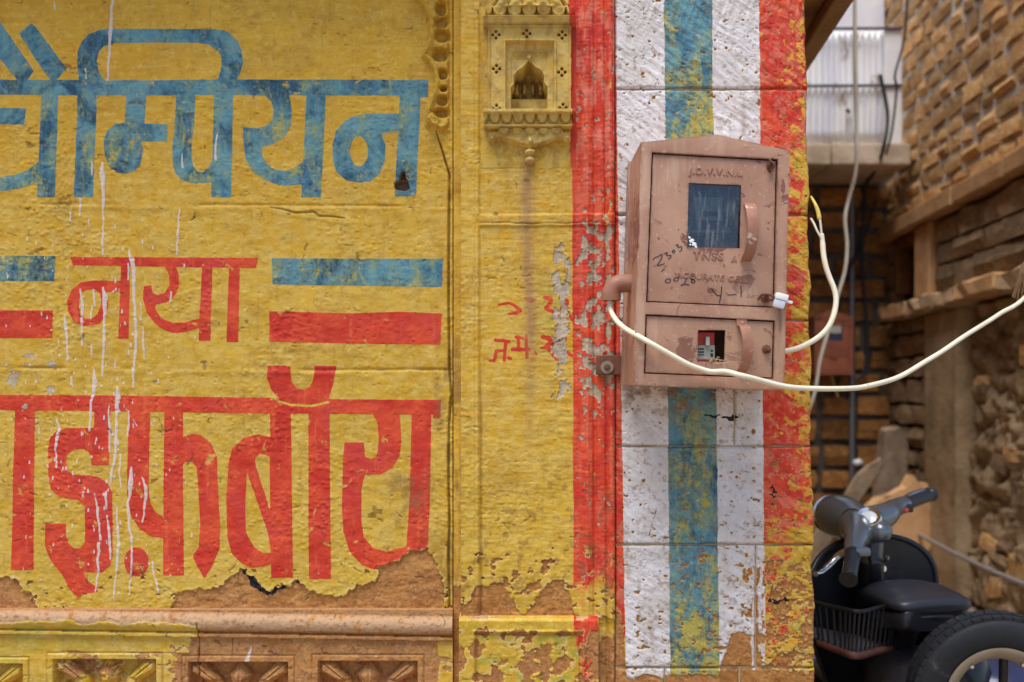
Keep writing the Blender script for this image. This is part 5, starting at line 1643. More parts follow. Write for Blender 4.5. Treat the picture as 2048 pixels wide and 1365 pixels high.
def right_wall():
    r = random.Random(21)
    w = thing("rubble_alley_wall", "tall rubble stone wall with grey ribbon pointing on the alley's right side", "wall", J, (0, 0, ANG))
    SM = 3.5
    ZT = 4.85
    zl0, zl1 = 2.42, 2.53                    # string course
    obj("wall_core", box_mesh((-.5, .10, 0), (SM, .5, ZT)), DARKMORT, w)
    lump_sheet("pointing", -.5, SM, zl1, ZT, .012, .06, RIBBON, w, 0.0, 31, depth=.09)
    # squared rubble above the string course
    z = zl1 + .01
    row = 0
    while z < ZT - .12:
        hgt = r.uniform(.105, .15)
        x = -.45 + r.uniform(-.1, .1)
        while x < SM:
            ln = r.uniform(.16, .36)
            if True:
                lay(w, "stone", None, VAR_O, x + .024, x + ln - .024, z + .020 + r.uniform(-.008, .008), z + hgt - .020 + r.uniform(-.008, .008), .012, .075, rng=r)
            x += ln
        z += hgt
        row += 1
    # string course of long dressed stones
    x = -.30
    while x < SM:
        ln = r.uniform(.55, .85)
        obj("ledge_stone", box_mesh((x + .004, -.10 + r.uniform(-.008, .008), zl0 + r.uniform(-.006, .006)), (min(x + ln, SM) - .004, .12, zl1 + r.uniform(-.006, .004)), .010, 2), LEDGE, w)
        x += ln
    # small window left of the jamb
    a, b = s_of(1799), s_of(1844)
    zb, zt = 2.03, 2.37
    obj("window_recess", box_mesh((a + .02, .085, zb), (b - .01, .097, zt)), mat_plain("dark_opening", srgb(40, 30, 22), .9), w)
    FR = mat_stone("window_timber", srgb(112, 76, 46), srgb(88, 58, 36), scale=9, bump=.004, per_obj=0)
    fr = obj("window_frame", box_mesh((a - .05, -.03, zb - .02), (a + .02, .08, zt + .03), .006, 1), FR, w)
    obj("window_lintel", box_mesh((a + .022, -.03, zt - .03), (b, .08, zt + .03), .006, 1), FR, w)
    obj("jamb_stone", box_mesh((b + .005, -.055, 1.92), (b + .30, .12, zl0 - .008), .012, 2), LEDGE, w)
    # rubble right of the jamb
    zz = 1.93
    for hgt in (.17, .14, .16):
        x = b + .31
        while x < SM:
            ln = r.uniform(.28, .5)
            lay(w, "stone", None, VAR_B, x + .008, x + ln - .008, zz + .008, zz + hgt - .008, .02, .10, rng=r)
            x += ln
        zz += hgt
    # rubble left of the window
    zz = 1.93
    for hgt in (.15, .17, .16):
        lay(w, "stone", None, VAR_B, -.40, a - .06, zz + .008, zz + hgt - .008, .02, .10, rng=r)
        zz += hgt
    # sill of broken slabs
    x = s_of(1795)
    for ln in (.62, .55, .42, .6, .6, .6):
        bm = bmesh.new(); bm_box(bm, (x + .01, -.15 + r.uniform(-.02, .02), 1.815 + r.uniform(-.01, .01)), (x + ln - .01, .12, 1.915 + r.uniform(-.012, .012)), .014, 1)
        bmesh.ops.subdivide_edges(bm, edges=[e for e in bm.edges if e.calc_length() > .2], cuts=3)
        for v in bm.verts: v.co += Vector((0, r.uniform(-.012, .012), r.uniform(-.010, .010)))
        obj("sill_slab", bm_mesh(bm), STONE_B if r.random() < .6 else LEDGE, w)
        x += ln
    # lower wall: rubble by the corner, a plain pilaster, eroded mud-bedded rubble to the right
    pa, pb = s_of(1866), s_of(1934)
    zz = .02
    while zz < 1.80:
        hgt = r.uniform(.12, .19)
        x = -.45
        while x < pa - .05:
            ln = min(r.uniform(.2, .42), pa - x)
            lay(w, "stone", None, VAR_B, x + .012, x + ln - .012, zz + .012, min(zz + hgt, 1.81) - .012, .03, .12, rng=r)
            x += ln
        zz += hgt
    obj("mud_pilaster", None, None, w) if False else None
    lump_sheet("mud_pilaster", pa, pb, .02, 1.80, .006, .03, MUD, w, -.06, 41, depth=.16)
    def erod(x, z):
        wx = x + .14 * (fbm(x * 4, z * 4, 3, 51) - .5) * 2; wz = z + .12 * (fbm(x * 4, z * 4, 3, 57) - .5) * 2
        c = worley(wx * 3.6, wz * 5.6, 4)
        h = .020 * sm(c, .6, .25) + .13 * (fbm(wx * 7, wz * 15, 6, 61, .62) - .5)
        h = h - .035 * sm(np.abs(fbm(wx * 3, wz * 7, 4, 66) - .5), .05, .0)
        return h
    lump_sheet("eroded_rubble", pb + .005, SM, .02, 1.80, .05, .018, MUD, w, .03, 0, erod, depth=.07)
    for k in range(34):                                     # stones showing through the crumbling bedding
        cx_, cz_ = r.uniform(pb + .1, SM - .15), r.uniform(.08, 1.72)
        wd, ht = r.uniform(.10, .26), r.uniform(.05, .12)
        st_ = lay(w, "bedded_stone", None, VAR_O if r.random() < .45 else VAR_B, cx_ - wd / 2, cx_ + wd / 2, cz_ - ht / 2, cz_ + ht / 2, .02, .07, rng=r)
        st_.rotation_euler.y += r.uniform(-.2, .2)
    return w


rw = right_wall()
# conduit running low along the right wall
cp = []
for s in np.linspace(-.1, 3.4, 30):
    q = rw.matrix_world if False else Matrix.Translation(J) @ Matrix.Rotation(ANG, 4, 'Z')
    cp.append(q @ Vector((s, -.13, .345 + .012 * math.sin(s * 2.2))))
me = tube_mesh(cp, .013, 10); base = Vector(cp[0]); me.transform(Matrix.Translation(-base))
tag(obj("grey_conduit", me, mat_plain("grey_pvc", srgb(136, 132, 130), .45, 0, .4, .1, 20), None, base), "thin grey conduit running low along the rubble wall behind the scooter", "pipe")


def back_wall():
    r = random.Random(33)
    Y0 = J.y
    w = thing("brick_alley_end_wall", "dark wall of orange stone blocks with grey mortar closing the alley", "wall", (0, Y0, 0))
    obj("wall_core", box_mesh((.55, .02, 0), (J.x + .45, .4, 3.0)), DARKMORT, w)
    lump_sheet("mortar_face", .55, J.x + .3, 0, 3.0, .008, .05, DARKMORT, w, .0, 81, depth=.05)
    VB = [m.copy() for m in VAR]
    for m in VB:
        m.materials.clear(); m.materials.append(STONE_SHADED)
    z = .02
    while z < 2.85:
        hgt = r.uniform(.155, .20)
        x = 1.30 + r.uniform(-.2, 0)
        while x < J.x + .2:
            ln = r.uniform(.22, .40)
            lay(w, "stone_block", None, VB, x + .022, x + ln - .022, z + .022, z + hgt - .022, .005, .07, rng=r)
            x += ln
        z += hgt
    return w


back_wall()


def balcony():
    Y1 = 6.95 - DCAM
    def pt(u, v): return P(u, v, Y1)
    zt, zb = pt(0, 287).z, pt(0, 330).z
    xr = pt(1822, 0).x; xl = .95
    t = thing("white_balcony", "balcony with a whitewashed ribbed parapet above the alley's dark end wall", "balcony", ((xl + xr) / 2, J.y, zb))
    inv = Matrix.Translation(-Vector(t.location))
    def part(name, me, mat, parent=t):
        me.transform(inv); return obj(name, me, mat, parent)
    r = random.Random(8)
    x = xl
    while x < xr - .05:                                     # slab of broad stones
        w = min(r.uniform(.5, .8), xr - x)
        bm = bmesh.new(); bm_box(bm, (x + .004, Y1 + r.uniform(-.01, .01), zb), (x + w - .004, J.y + .02, zt + r.uniform(-.006, .0)), .012, 2)
        part("slab_stone", bm_mesh(bm), mat_stone("grey_slab%d" % int(x * 10), srgb(176, 160, 142), srgb(146, 128, 108), scale=8, bump=.008))
        x += w
    # ribbed sheet parapet
    WR = Mat("whitewashed_sheet")
    n = WR.noise(5, 6, .65, .4); s = WR.noise(1.0, 5, .6, .2, WR.stretch(14, 14, 1.2))
    c = WR.mix(WR.step(s, .4, .7), srgb(236, 236, 244), srgb(206, 208, 222))
    c = WR.mix(WR.math('MULTIPLY', WR.step(n, .56, .66), .75), c, srgb(150, 128, 104))
    WR.out(c, .6, spec=.2)
    xw = pt(1771, 0).x
    bm = bmesh.new()
    N = int((xw - xl) / .0075)
    zs = np.linspace(zt + .004, zt + .80, 9)
    rows = []
    for z in zs:
        rows.append([bm.verts.new((xl + (xw - xl) * i / N, Y1 + .05 + .011 * math.sin(2 * math.pi * (xl + (xw - xl) * i / N) / .042) + .006 * math.sin(z * 9), z)) for i in range(N + 1)])
    for j in range(len(rows) - 1):
        for i in range(N): bm.faces.new((rows[j][i], rows[j][i + 1], rows[j + 1][i + 1], rows[j + 1][i]))
    me = bm_mesh(bm, smooth=True); 
    o = part("ribbed_sheet", me, WR.m); md = o.modifiers.new("t", 'SOLIDIFY'); md.thickness = .003; md.offset = 1
    WW = mat_stone("whitewash", srgb(238, 238, 246), srgb(216, 216, 228), scale=4, bump=.006, per_obj=0)
    part("parapet_end", box_mesh((xw + .004, Y1 + .03, zt + .003), (pt(1808, 0).x, Y1 + .12, zt + .82), .01, 2), WW)
    # rails
    RAIL = mat_plain("iron_rail", srgb(84, 84, 96), .5, .3, .4, .1, 30)
    for z, n_ in ((zt + .40, 1), (zt + .80, 2)):
        part("rail", tube_mesh([(xl, Y1 + .02, z), (pt(1806, 0).x, Y1 + .02, z + .01)], .011, 8), RAIL)
    part("sheet_bolt", tube_mesh([(pt(1690, 225).x, Y1 - .05, pt(1690, 225).z), (pt(1700, 222).x, Y1 + .03, pt(1700, 222).z)], .014, 8), RUST)
    # whitewashed upper storey behind
    part("upper_wall", box_mesh((xl - .4, J.y + .05, zt - .1), (pt(1772, 0).x + .25, J.y + .4, 5.6)), WW)
    return t


balcony()


# ------------------------------------------------------------------ things at the end of the alley
def far_cabinet():
    Y = J.y - .19
    t = thing("small_meter_cabinet", "small red-brown meter cabinet on the dark wall at the alley's end", "meter box", P(1672, 752, Y + .1))
    inv = Matrix.Translation(-Vector(t.location))
    M = mat_plain("dull_red_paint", srgb(150, 88, 66), .5, 0, .4, .12, 14, .001, srgb(96, 58, 46), .56, .66, 9)
    def part(name, me, mat, parent=t):
        me.transform(inv); return obj(name, me, mat, parent)
    f = lambda u, v: (P(u, v, Y).x, P(u, v, Y).z)
    out = [f(1630, 632), f(1664, 621), f(1707, 636), f(1706, 750), f(1630, 750)]
    w = [f(1658, 650), f(1686, 652), f(1685, 683), f(1658, 681)]
    w2 = [f(1660, 716), f(1674, 717), f(1674, 732), f(1660, 731)]
    part("front_frame", plate(out, [[f(1636, 640), f(1700, 642), f(1699, 708), f(1636, 706)], [f(1636, 711), f(1699, 713), f(1698, 745), f(1636, 744)]], Y, .012, .002), M)
    bm = bmesh.new(); bm_prism(bm, out, Y + .012, Y + .15); part("shell", bm_mesh(bm), M)
    d = part("upper_door", plate([f(1636.6, 640.6), f(1699.4, 642.6), f(1698.4, 707.4), f(1636.6, 705.4)], [w], Y + .004, .003, .001), M)
    bm = bmesh.new(); bm_prism(bm, w, Y + .008, Y + .010); part("window_pane", bm_mesh(bm), mat_plain("dark_pane", srgb(64, 70, 92), .15, 0, .6, .1, 20), d)
    a, b = P(1661, 667, Y), P(1682, 652, Y)
    part("meter_plate", box_mesh((a.x, Y + .002, a.z), (b.x, Y + .0075, b.z)), mat_plain("pale_plate", srgb(190, 186, 176), .5), d)
    part("lower_door", plate([f(1636.6, 711.6), f(1698.4, 713.6), f(1697.4, 744.4), f(1636.6, 743.4)], [w2], Y + .004, .003, .001), M)


far_cabinet()


def pipes():
    G = mat_plain("galvanised_pipe", srgb(120, 120, 126), .4, .4, .5, .1, 12)
    D = mat_plain("dark_cable", srgb(46, 46, 54), .5, 0, .4, .1, 20)
    Y = J.y - .07
    cable("wall_pipe", "grey upright pipe on the alley's end wall beside the small cabinet", [(1704, 395, Y), (1704, 520, Y), (1704, 640, Y), (1704.5, 760, Y), (1704, 872, Y), (1704, 960, Y)], .020, G, "pipe", n=3)
    cable("dark_wall_cable", "dark cable hanging down the end wall from under the balcony", [(1760, 150, J.y - .75), (1775, 230, J.y - .74), (1766, 300, J.y - .74), (1748, 345, J.y - .4), (1729, 380, Y), (1727, 450, Y), (1724, 520, Y), (1730, 600, Y), (1735, 680, Y), (1730, 740, Y), (1712, 762, Y), (1690, 778, Y)], .013, D, "cable")
    cable("knotted_cable", "dark cable running slantwise to the grey pipe on the end wall", [(1752, 400, Y), (1740, 440, Y), (1728, 472, Y), (1716, 492, Y), (1706, 520, Y - .03), (1690, 560, Y), (1664, 600, Y)], .010, D, "cable")
    cable("parapet_cable", "dark cable drooping in front of the white parapet", [(1818, -60, 4.6), (1812, 40, 4.62), (1806, 90, 4.64), (1790, 150, 4.66), (1793, 180, 4.68), (1784, 260, 4.7), (1772, 310, 4.8)], .008, D, "cable")
    cable("hanging_cable", "pale grey cable hanging in long waves in front of the alley's end wall", [(1485, -560, 2.2), (1560, -500, 2.2), (1660, -330, 2.22), (1704, -140, 2.27), (1709, -40, 2.3), (1710, 120, 2.35), (1712, 220, 2.4), (1713, 300, 2.42), (1710, 350, 2.45), (1697, 400, 2.5), (1690, 440, 2.5), (1694, 490, 2.5), (1690, 540, 2.5), (1676, 590, 2.5), (1660, 650, 2.5), (1640, 720, 2.5), (1628, 790, 2.5), (1600, 860, 2.5)], .0085, CABLEO, "cable")
    Yb = J.y - .10
    p = P(1716, 926, Yb)
    bm = bmesh.new(); bmesh.ops.create_icosphere(bm, subdivisions=2, radius=.035)
    for v in bm.verts: v.co = Vector((v.co.x * 1.1, v.co.y, v.co.z * .8)) + Vector((RNG.uniform(-.005, .005), 0, RNG.uniform(-.005, .005)))
    tag(obj("pipe_joint_wrap", bm_mesh(bm, smooth=True), WHITEP, None, p), "pale rag wrapped round the foot of the upright pipe", "rag")
    cable("yellow_tie", "short yellow strip hanging under the small cabinet", [(1662, 752, Yb), (1668, 768, Yb), (1672, 784, Yb), (1676, 794, Yb)], .008, TAPE, "strip", n=4, seg=6)


pipes()


def slab_from(pix, Yc, thick, name, label, mat, cat="stone", lean=0.0, seed=0, zfloor=True):
    """a broken stone slab: outline seen in the photograph, own thickness, standing on the ground and leaning"""
    r = random.Random(seed)
    pts = []
    for (u, v) in pix:
        p = P(u, v, Yc); pts.append(p)
    base = Vector((sum(p.x for p in pts) / len(pts), Yc, 0))
    bm = bmesh.new()
    A, B = [], []
    for p in pts:
        dy = lean * p.z
        A.append(bm.verts.new((p.x - base.x, dy, max(p.z, .0))))
        B.append(bm.verts.new((p.x - base.x + r.uniform(-.02, .02), dy + thick, max(p.z + r.uniform(-.02, .01), .0))))
    bm.faces.new(A); bm.faces.new(list(reversed(B)))
    n = len(A)
    for i in range(n): bm.faces.new((A[i], B[i], B[(i + 1) % n], A[(i + 1) % n]))
    bmesh.ops.recalc_face_normals(bm, faces=bm.faces)
    bmesh.ops.bevel(bm, geom=list(bm.edges), offset=.008, segments=1, affect='EDGES')
    bmesh.ops.triangulate(bm, faces=bm.faces)
    bmesh.ops.subdivide_edges(bm, edges=[e for e in bm.edges if e.calc_length() > .08], cuts=2)
    for v in bm.verts: v.co += Vector((r.uniform(-.004, .004), r.uniform(-.008, .008), r.uniform(-.004, .004)))
    o = obj(name, bm_mesh(bm, smooth=True, angle=16), mat, None, base)
    return tag(o, label, cat)


SLAB1 = mat_stone("pale_slab", srgb(216, 174, 128), srgb(196, 150, 106), scale=5, bump=.012, per_obj=0)
SLAB2 = mat_stone("grey_brown_block", srgb(158, 138, 116), srgb(132, 112, 92), scale=6, bump=.016, per_obj=0)
Yk = 6.75 - DCAM
slab_from([(1769, 862), (1782, 853), (1800, 855), (1820, 870), (1812, 985), (1805, 1260), (1745, 1260), (1756, 1000)], Yk + .32, .16, "standing_stone", "grey-brown upright stone block leaning in the alley corner", SLAB2, seed=2)
slab_from([(1692, 988), (1716, 947), (1763, 917), (1768, 930), (1722, 1000), (1610, 1240), (1560, 1240)], Yk + .12, .05, "leaning_slab", "thin grey stone slab leaning beside the upright block", SLAB2, seed=5)
slab_from([(1738, 1010), (1752, 992), (1780, 990), (1815, 972), (1826, 948), (1838, 966), (1856, 968), (1860, 985), (1857, 1002), (1870, 1040), (1868, 1075), (1852, 1120), (1850, 1262), (1720, 1262), (1724, 1070)], Yk - .25, .09, "broken_slab", "big pale broken sandstone slab propped behind the scooter's handlebar", SLAB1, seed=7)


def weed():
    t = thing("dry_tendril", "tuft of dry brown stalks hanging above the white cable at the right edge", "dry stalks", P(2040, 540, .35))
    inv = Matrix.Translation(-Vector(t.location))
    M = mat_plain("dry_stalk", srgb(112, 86, 60), .8, 0, .2, .25, 60)
    r = random.Random(4)
    for k in range(5):
        u0 = 2046 + r.uniform(-4, 10); me = tube_mesh(spline([P(u0 + 30, 500 + r.uniform(-10, 10), .36), P(u0, 530, .35), P(u0 - 8 + r.uniform(-4, 4), 560, .345), P(u0 - 16 + r.uniform(-6, 6), 600 + r.uniform(-6, 6), .345)], 5), .0022, 6)
        me.transform(inv); obj("stalk", me, M, t)


weed()

# ------------------------------------------------------------------ scooter parked in the alley
def scooter():
    GREY = mat_plain("grey_scooter_paint", srgb(108, 114, 120), .22, .5, .6, .05, 6, 0, srgb(112, 104, 96), .60, .8, 9)
    BLK = mat_plain("black_scooter_paint", srgb(30, 31, 36), .28, 0, .5, .15, 8, 0, srgb(70, 64, 58), .56, .8, 7)
    VINYL = mat_plain("black_vinyl", srgb(42, 43, 50), .38, 0, .5, .12, 12, .0006, srgb(78, 74, 72), .56, .75, 9)
    RUBBER = mat_plain("tyre_rubber", srgb(38, 40, 44), .65, 0, .3, .15, 20, .0006, srgb(96, 88, 78), .58, .78, 14)
    CHROME = mat_plain("chrome", (.7, .72, .75, 1), .15, 1, .5, .05, 20)
    RIMP = mat_plain("cream_rim", srgb(150, 136, 116), .45, .1, .4, .12, 20, 0, srgb(96, 70, 50), .56, .66, 16)
    FACE = mat_plain("dial_glass", srgb(226, 230, 244), .08, 0, .8, .02, 20)
    t = thing("parked_scooter", "old dark grey scooter with black seat and spare wheel parked in the alley", "scooter", (P(1800, 1300, .75).x, .75, 0))
    inv = Matrix.Translation(-Vector(t.location))
    def part(name, me, mat, parent=t):
        me.transform(inv); return obj(name, me, mat, parent)
    q = lambda x, y, Y: P(1610 + x * .304, 950 + y * .304, Y)
    # --- headset: headlamp cowl flowing into two handlebar arms
    bm = bmesh.new()
    hl = q(238, 285, .93); hc = q(400, 320, .80)
    ax = (hc - hl).normalized()
    sd = Vector((0, 0, 1)).cross(ax).normalized(); up = ax.cross(sd)
    secs = []
    for s, rx, ry, dz in ((-.070, .040, .042, .004), (-.066, .050, .052, .004), (-.045, .057, .060, .004), (0, .061, .063, .004), (.05, .058, .058, .000), (.10, .050, .046, -.008), (.16, .046, .040, -.012), (.21, .034, .030, -.014), (.235, .015, .016, -.014)):
        secs.append(sup_ellipse(hl + ax * s + Vector((0, 0, dz)), sd, up, rx, ry, 22, 2.2))
    bm_loft(bm, secs)
    bm_tube(bm, spline([hc + Vector((-.03, .0, -.01)), q(520, 270, .86), q(580, 225, .92), q(650, 195, .98)], 5), [.054, .050, .046, .042, .039, .036, .034, .032, .030, .029, .028, .027, .026, .026, .025, .025], 16)
    bm_tube(bm, spline([hc + Vector((-.02, .0, -.01)), q(345, 400, .70), q(325, 460, .64), q(318, 520, .60)], 5), [.054, .050, .046, .042, .038, .035, .032, .030, .028, .027, .026, .025, .024, .024, .023, .023], 16)
    bm_tube(bm, spline([hc + Vector((.01, .02, -.02)), q(430, 440, .83), q(432, 560, .84)], 5), [.058, .052, .046, .042, .040, .038, .036, .035, .034, .034, .034], 16)
    hd = part("headset", bm_mesh(bm, smooth=True, angle=60), GREY)
    part("headlamp_rim", lathe_mesh([(.044, -.080), (.052, -.076), (.057, -.066), (.050, -.062)], hl + Vector((0, 0, .004)), ax, 24, True), CHROME, hd)
    part("headlamp_lens", lathe_mesh([(0, -.090), (.025, -.085), (.044, -.075), (.044, -.065)], hl + Vector((0, 0, .004)), ax, 24), FACE, hd)
    dn = Vector((-.28, -.62, .74)).normalized()
    dc = q(420, 282, .745)
    part("dial_bezel", lathe_mesh([(.022, .004), (.031, .008), (.035, .002), (.035, -.03), (.022, -.03)], dc, dn, 26, True), CHROME, hd)
    part("dial_glass", lathe_mesh([(0, .005), (.015, .004), (.0225, .002), (.0225, -.01)], dc, dn, 26), FACE, hd)
    # --- grips, switch, levers
    for a, b, nm in ((q(318, 512, .605), q(285, 690, .50), "left"), (q(650, 196, .98), q(832, 128, 1.06), "right")):
        d = (b - a); L = d.length
        prof = [(.017, 0)]
        k = 0
        while k < 9:
            prof += [(.0195, (.05 + .1 * k) * L), (.0175, (.10 + .1 * k) * L)]; k += 1
        prof += [(.023, .97 * L), (.023, L), (0, L)]
        part("grip", lathe_mesh([(0, 0)] + prof, a, d, 18), BLACKP)
    sw = part("switch_box", box_mesh(Vector(q(640, 250, .93)), Vector(q(700, 190, .95)) + Vector((0, .05, 0)), .006, 2), BLACKP)
    a = q(668, 232, .925); part("red_button", lathe_mesh([(0, .005), (.005, .005), (.006, 0)], a, (-.3, -1, .2), 12), mat_plain("red_button", srgb(200, 70, 40), .4), sw)
    cl = part("clutch_clamp", box_mesh(Vector(q(335, 540, .58)), Vector(q(420, 475, .60)) + Vector((0, .03, 0)), .008, 2), GREY)
    part("clutch_lever", tube_mesh(spline([q(370, 500, .61), q(280, 505, .64), q(220, 535, .66), q(165, 590, .65), q(110, 640, .63), q(70, 652, .61)], 5), [.012] * 6 + [.0105] * 6 + [.0085] * 6 + [.007] * 6 + [.0075] * 2, 10), CHROME)
    part("brake_lever", tube_mesh(spline([q(650, 205, 1.00), q(660, 150, 1.08), q(760, 110, 1.14), q(830, 100, 1.16)], 5), .008, 10), CHROME)
    for pts_ in ([q(330, 470, .64), q(380, 440, .70), q(420, 520, .78), q(440, 640, .84)], [q(620, 235, .94), q(560, 330, .90), q(500, 440, .86), q(460, 560, .86)], [q(240, 520, .65), q(300, 470, .70), q(380, 430, .78), q(415, 500, .82)]):
        part("control_cable", tube_mesh(spline(pts_, 6), .0045, 8), BLACKP)
    # --- leg shield: a broad bent sheet with a rolled rim
    YS = .92
    outl = [q(-60, 900, YS), q(-62, 760, YS), q(-50, 640, YS), q(0, 545, YS), q(90, 475, YS), q(200, 432, YS), q(330, 410, YS), q(450, 402, YS), q(560, 405, YS), q(690, 435, YS), q(790, 500, YS), q(845, 590, YS), q(858, 690, YS), q(850, 800, YS), q(800, 960, YS), q(720, 1120, YS), q(640, 1300, YS), q(600, 1560, YS), q(180, 1560, YS), q(100, 1300, YS), q(0, 1080, YS)]
    sm_out = [Vector((x, 0, z)) for x, z in chaikin([(p.x, p.z) for p in outl], 2)]
    cxm = sum(p.x for p in sm_out) / len(sm_out)
    bend = lambda x: YS - 1.5 * (x - cxm) ** 2 + .26 * (x - cxm)
    bm = bmesh.new()
    cz = .62
    rings = []
    for f in (1.0, .8, .6, .4, .2, .05):
        ring = []
        for p in sm_out:
            x = cxm + (p.x - cxm) * f; z = cz + (p.z - cz) * f
            ring.append((x, z))
        rings.append(ring)
    for off in (0, .004):
        R = [[bm.verts.new((x, bend(x) + off, z)) for x, z in ring] for ring in rings]
        n = len(sm_out)
        for i in range(len(R) - 1):
            for k in range(n): bm.faces.new((R[i][k], R[i][(k + 1) % n], R[i + 1][(k + 1) % n], R[i + 1][k]))
        bm.faces.new(R[-1])
    sh = part("leg_shield", bm_mesh(bm, smooth=True), BLK)
    rim = [Vector((p.x, bend(p.x) + .002, p.z)) for p in sm_out] ; rim.append(rim[0])
    part("shield_rim", tube_mesh(rim, .0085, 8), BLK, sh)
    part("steering_column", tube_mesh([q(432, 470, .835), q(436, 700, .86), q(440, 1150, .90), q(440, 1500, .92)], .036, 16), BLK)
    hk = part("bag_hook", tube_mesh(spline([q(490, 560, .86), q(520, 566, .80), q(538, 556, .78), q(540, 535, .775)], 4), .006, 8), CHROME)
    part("ignition_lock", lathe_mesh([(0, .012), (.010, .012), (.012, 0)], q(507, 615, .85), (-.2, -1, .1), 14), CHROME)
    # --- floor board, front mudguard and wheels
    fz = .27
    fb = part("floor_board", box_mesh((P(1690, 0, .8).x - .11, .44, fz), (P(1690, 0, .8).x + .33, .90, fz + .05), .02, 2), BLK)
    F = Vector((-.26, .966, 0))
    def wheel(c, axis, R=.212, name="wheel"):
        prof = [(.130, -.028), (.142, -.036), (.165, -.042), (.188, -.041), (.201, -.034), (.209, -.018), (.212, 0), (.209, .018), (.201, .034), (.188, .041), (.165, .042), (.142, .036), (.130, .028)]
        prof = [(r * R / .212, h) for r, h in prof]
        w = part(name, lathe_mesh(prof, c, axis, 72, True, angle=60), RUBBER)
        axis = Vector(axis).normalized(); upv = Vector((0, 0, 1)); a = axis.cross(upv).normalized(); b = axis.cross(a)
        bm = bmesh.new()
        for k in range(54):                                   # shoulder blocks of the tread
            an = 2 * math.pi * k / 54
            for sgn in (-1, 1):
                rd = a * math.cos(an) + b * math.sin(an); tg = -a * math.sin(an) + b * math.cos(an)
                Mx = Matrix(((tg.x, rd.x, axis.x * sgn, 0), (tg.y, rd.y, axis.y * sgn, 0), (tg.z, rd.z, axis.z * sgn, 0), (0, 0, 0, 1)))
                bm_box(bm, (-.0108, .198, .010), (.0108, .2105, .0335), 0, 1, Matrix.Translation(c) @ Mx)
        for k in range(40):
            an = 2 * math.pi * (k + .5) / 40
            rd = a * math.cos(an) + b * math.sin(an); tg = -a * math.sin(an) + b * math.cos(an)
            Mx = Matrix(((tg.x, rd.x, axis.x, 0), (tg.y, rd.y, axis.y, 0), (tg.z, rd.z, axis.z, 0), (0, 0, 0, 1)))
            bm_box(bm, (-.0152, .205, -.008), (.0152, .2135, .008), 0, 1, Matrix.Translation(c) @ Mx)
        tb = part("tread", bm_mesh(bm), RUBBER, w); tb["kind"] = "stuff"
        rimm = part("rim", lathe_mesh([(.126, -.034), (.134, -.036), (.136, -.030), (.128, -.024), (.112, -.010), (.108, .0), (.112, .012), (.128, .026), (.134, .034), (.122, .034), (.106, .016), (.098, .006), (.096, -.010), (.106, -.018)], c, axis, 56, True, 50), RIMP, w)
        for k in range(5):
            an = 2 * math.pi * (k + .3) / 5
            part("rim_bolt", lathe_mesh([(0, .010), (.005, .010), (.006, 0)], c + (a * math.cos(an) + b * math.sin(an)) * .104 - axis * -.012, axis, 6), CHROME, w)
        return w
    sc = P(1992, 1393, .50)
    axs = Vector((-.10, -1, -.06))
    spare = wheel(sc, axs, name="spare_wheel")
    br = part("spare_bracket", tube_mesh([sc + Vector((.03, .02, .13)), sc + Vector((.03, .03, -.15)), sc + Vector((-.05, .22, -.22))], .012, 10), BLK)
    fwc = Vector((P(1740, 0, .95).x - .10, 1.18, .205)); wheel(fwc, (math.cos(.6), math.sin(.6), 0), name="front_wheel")
    rwc = Vector((P(1900, 0, .60).x + .06, .50, .205)); wheel(rwc, (.966, .26, 0), name="rear_wheel")
    bm = bmesh.new()
    sec = []
    for k in range(13):
        an = math.radians(-10 + 200 * k / 12)
        d = Vector((-math.sin(.6) * math.cos(an), math.cos(.6) * math.cos(an), math.sin(an)))
        sec.append(sup_ellipse(fwc + d * .235, (math.cos(.6), math.sin(.6), 0), d, .075, .030, 12))
    bm_loft(bm, sec); part("front_mudguard", bm_mesh(bm, smooth=True), GREY)
    # --- body, cowls and seat
    def blob(c, rx, ry, rz, yaw, name, mat, e=2.4, n=12):
        bm = bmesh.new(); sec = []
        X = Vector((math.cos(yaw), math.sin(yaw), 0)); Yv = Vector((-math.sin(yaw), math.cos(yaw), 0))
        for i in range(n + 1):
            s = -1 + 2 * i / n
            k = max(.02, (1 - abs(s) ** 2.6)) ** .5
            sec.append(sup_ellipse(Vector(c) + Yv * (s * ry), X, (0, 0, 1), rx * k, rz * k, 20, e))
        bm_loft(bm, sec)
        return part(name, bm_mesh(bm, smooth=True), mat)
    blob(P(1850, 1345, .86), .13, .20, .15, .35, "body_shell", BLK)
    blob(P(1822, 1385, .72), .075, .17, .13, .30, "side_cowl", mat_plain("worn_black_paint", srgb(66, 68, 76), .35, 0, .5, .2, 14, 0, srgb(96, 90, 84), .54, .7, 16))
    blob(P(1975, 1366, .86), .17, .18, .09, .35, "rear_cowl", mat_plain("blue_black_paint", srgb(50, 54, 84), .25, .1, .5, .1, 10))
    bm = bmesh.new(); sec = []
    N0 = P(1752, 1218, .90); R0 = P(1872, 1222, .60)
    fx = (R0 - N0); Lx = fx.length; fx.normalize(); sx = Vector((0, 0, 1)).cross(fx).normalized()
    for s, hw, th, dz in ((-.04, .030, .012, -.010), (0, .055, .026, -.002), (.10, .082, .040, .010), (.25, .102, .040, .034), (.42, .112, .040, .044), (.60, .116, .036, .040), (.78, .116, .030, .028), (.92, .112, .024, .018), (1.0, .102, .019, .012), (1.03, .080, .012, .010)):
        sec.append(sup_ellipse(N0 + fx * (s * Lx) + Vector((0, 0, dz)), sx, (0, 0, 1), hw, th, 24, 2.6))
    bm_loft(bm, sec); seat = part("seat", bm_mesh(bm, smooth=True, angle=70), VINYL)
    base = [N0 + fx * (s * Lx) for s in (.28, .6, .98)]
    bm = bmesh.new(); sec = []
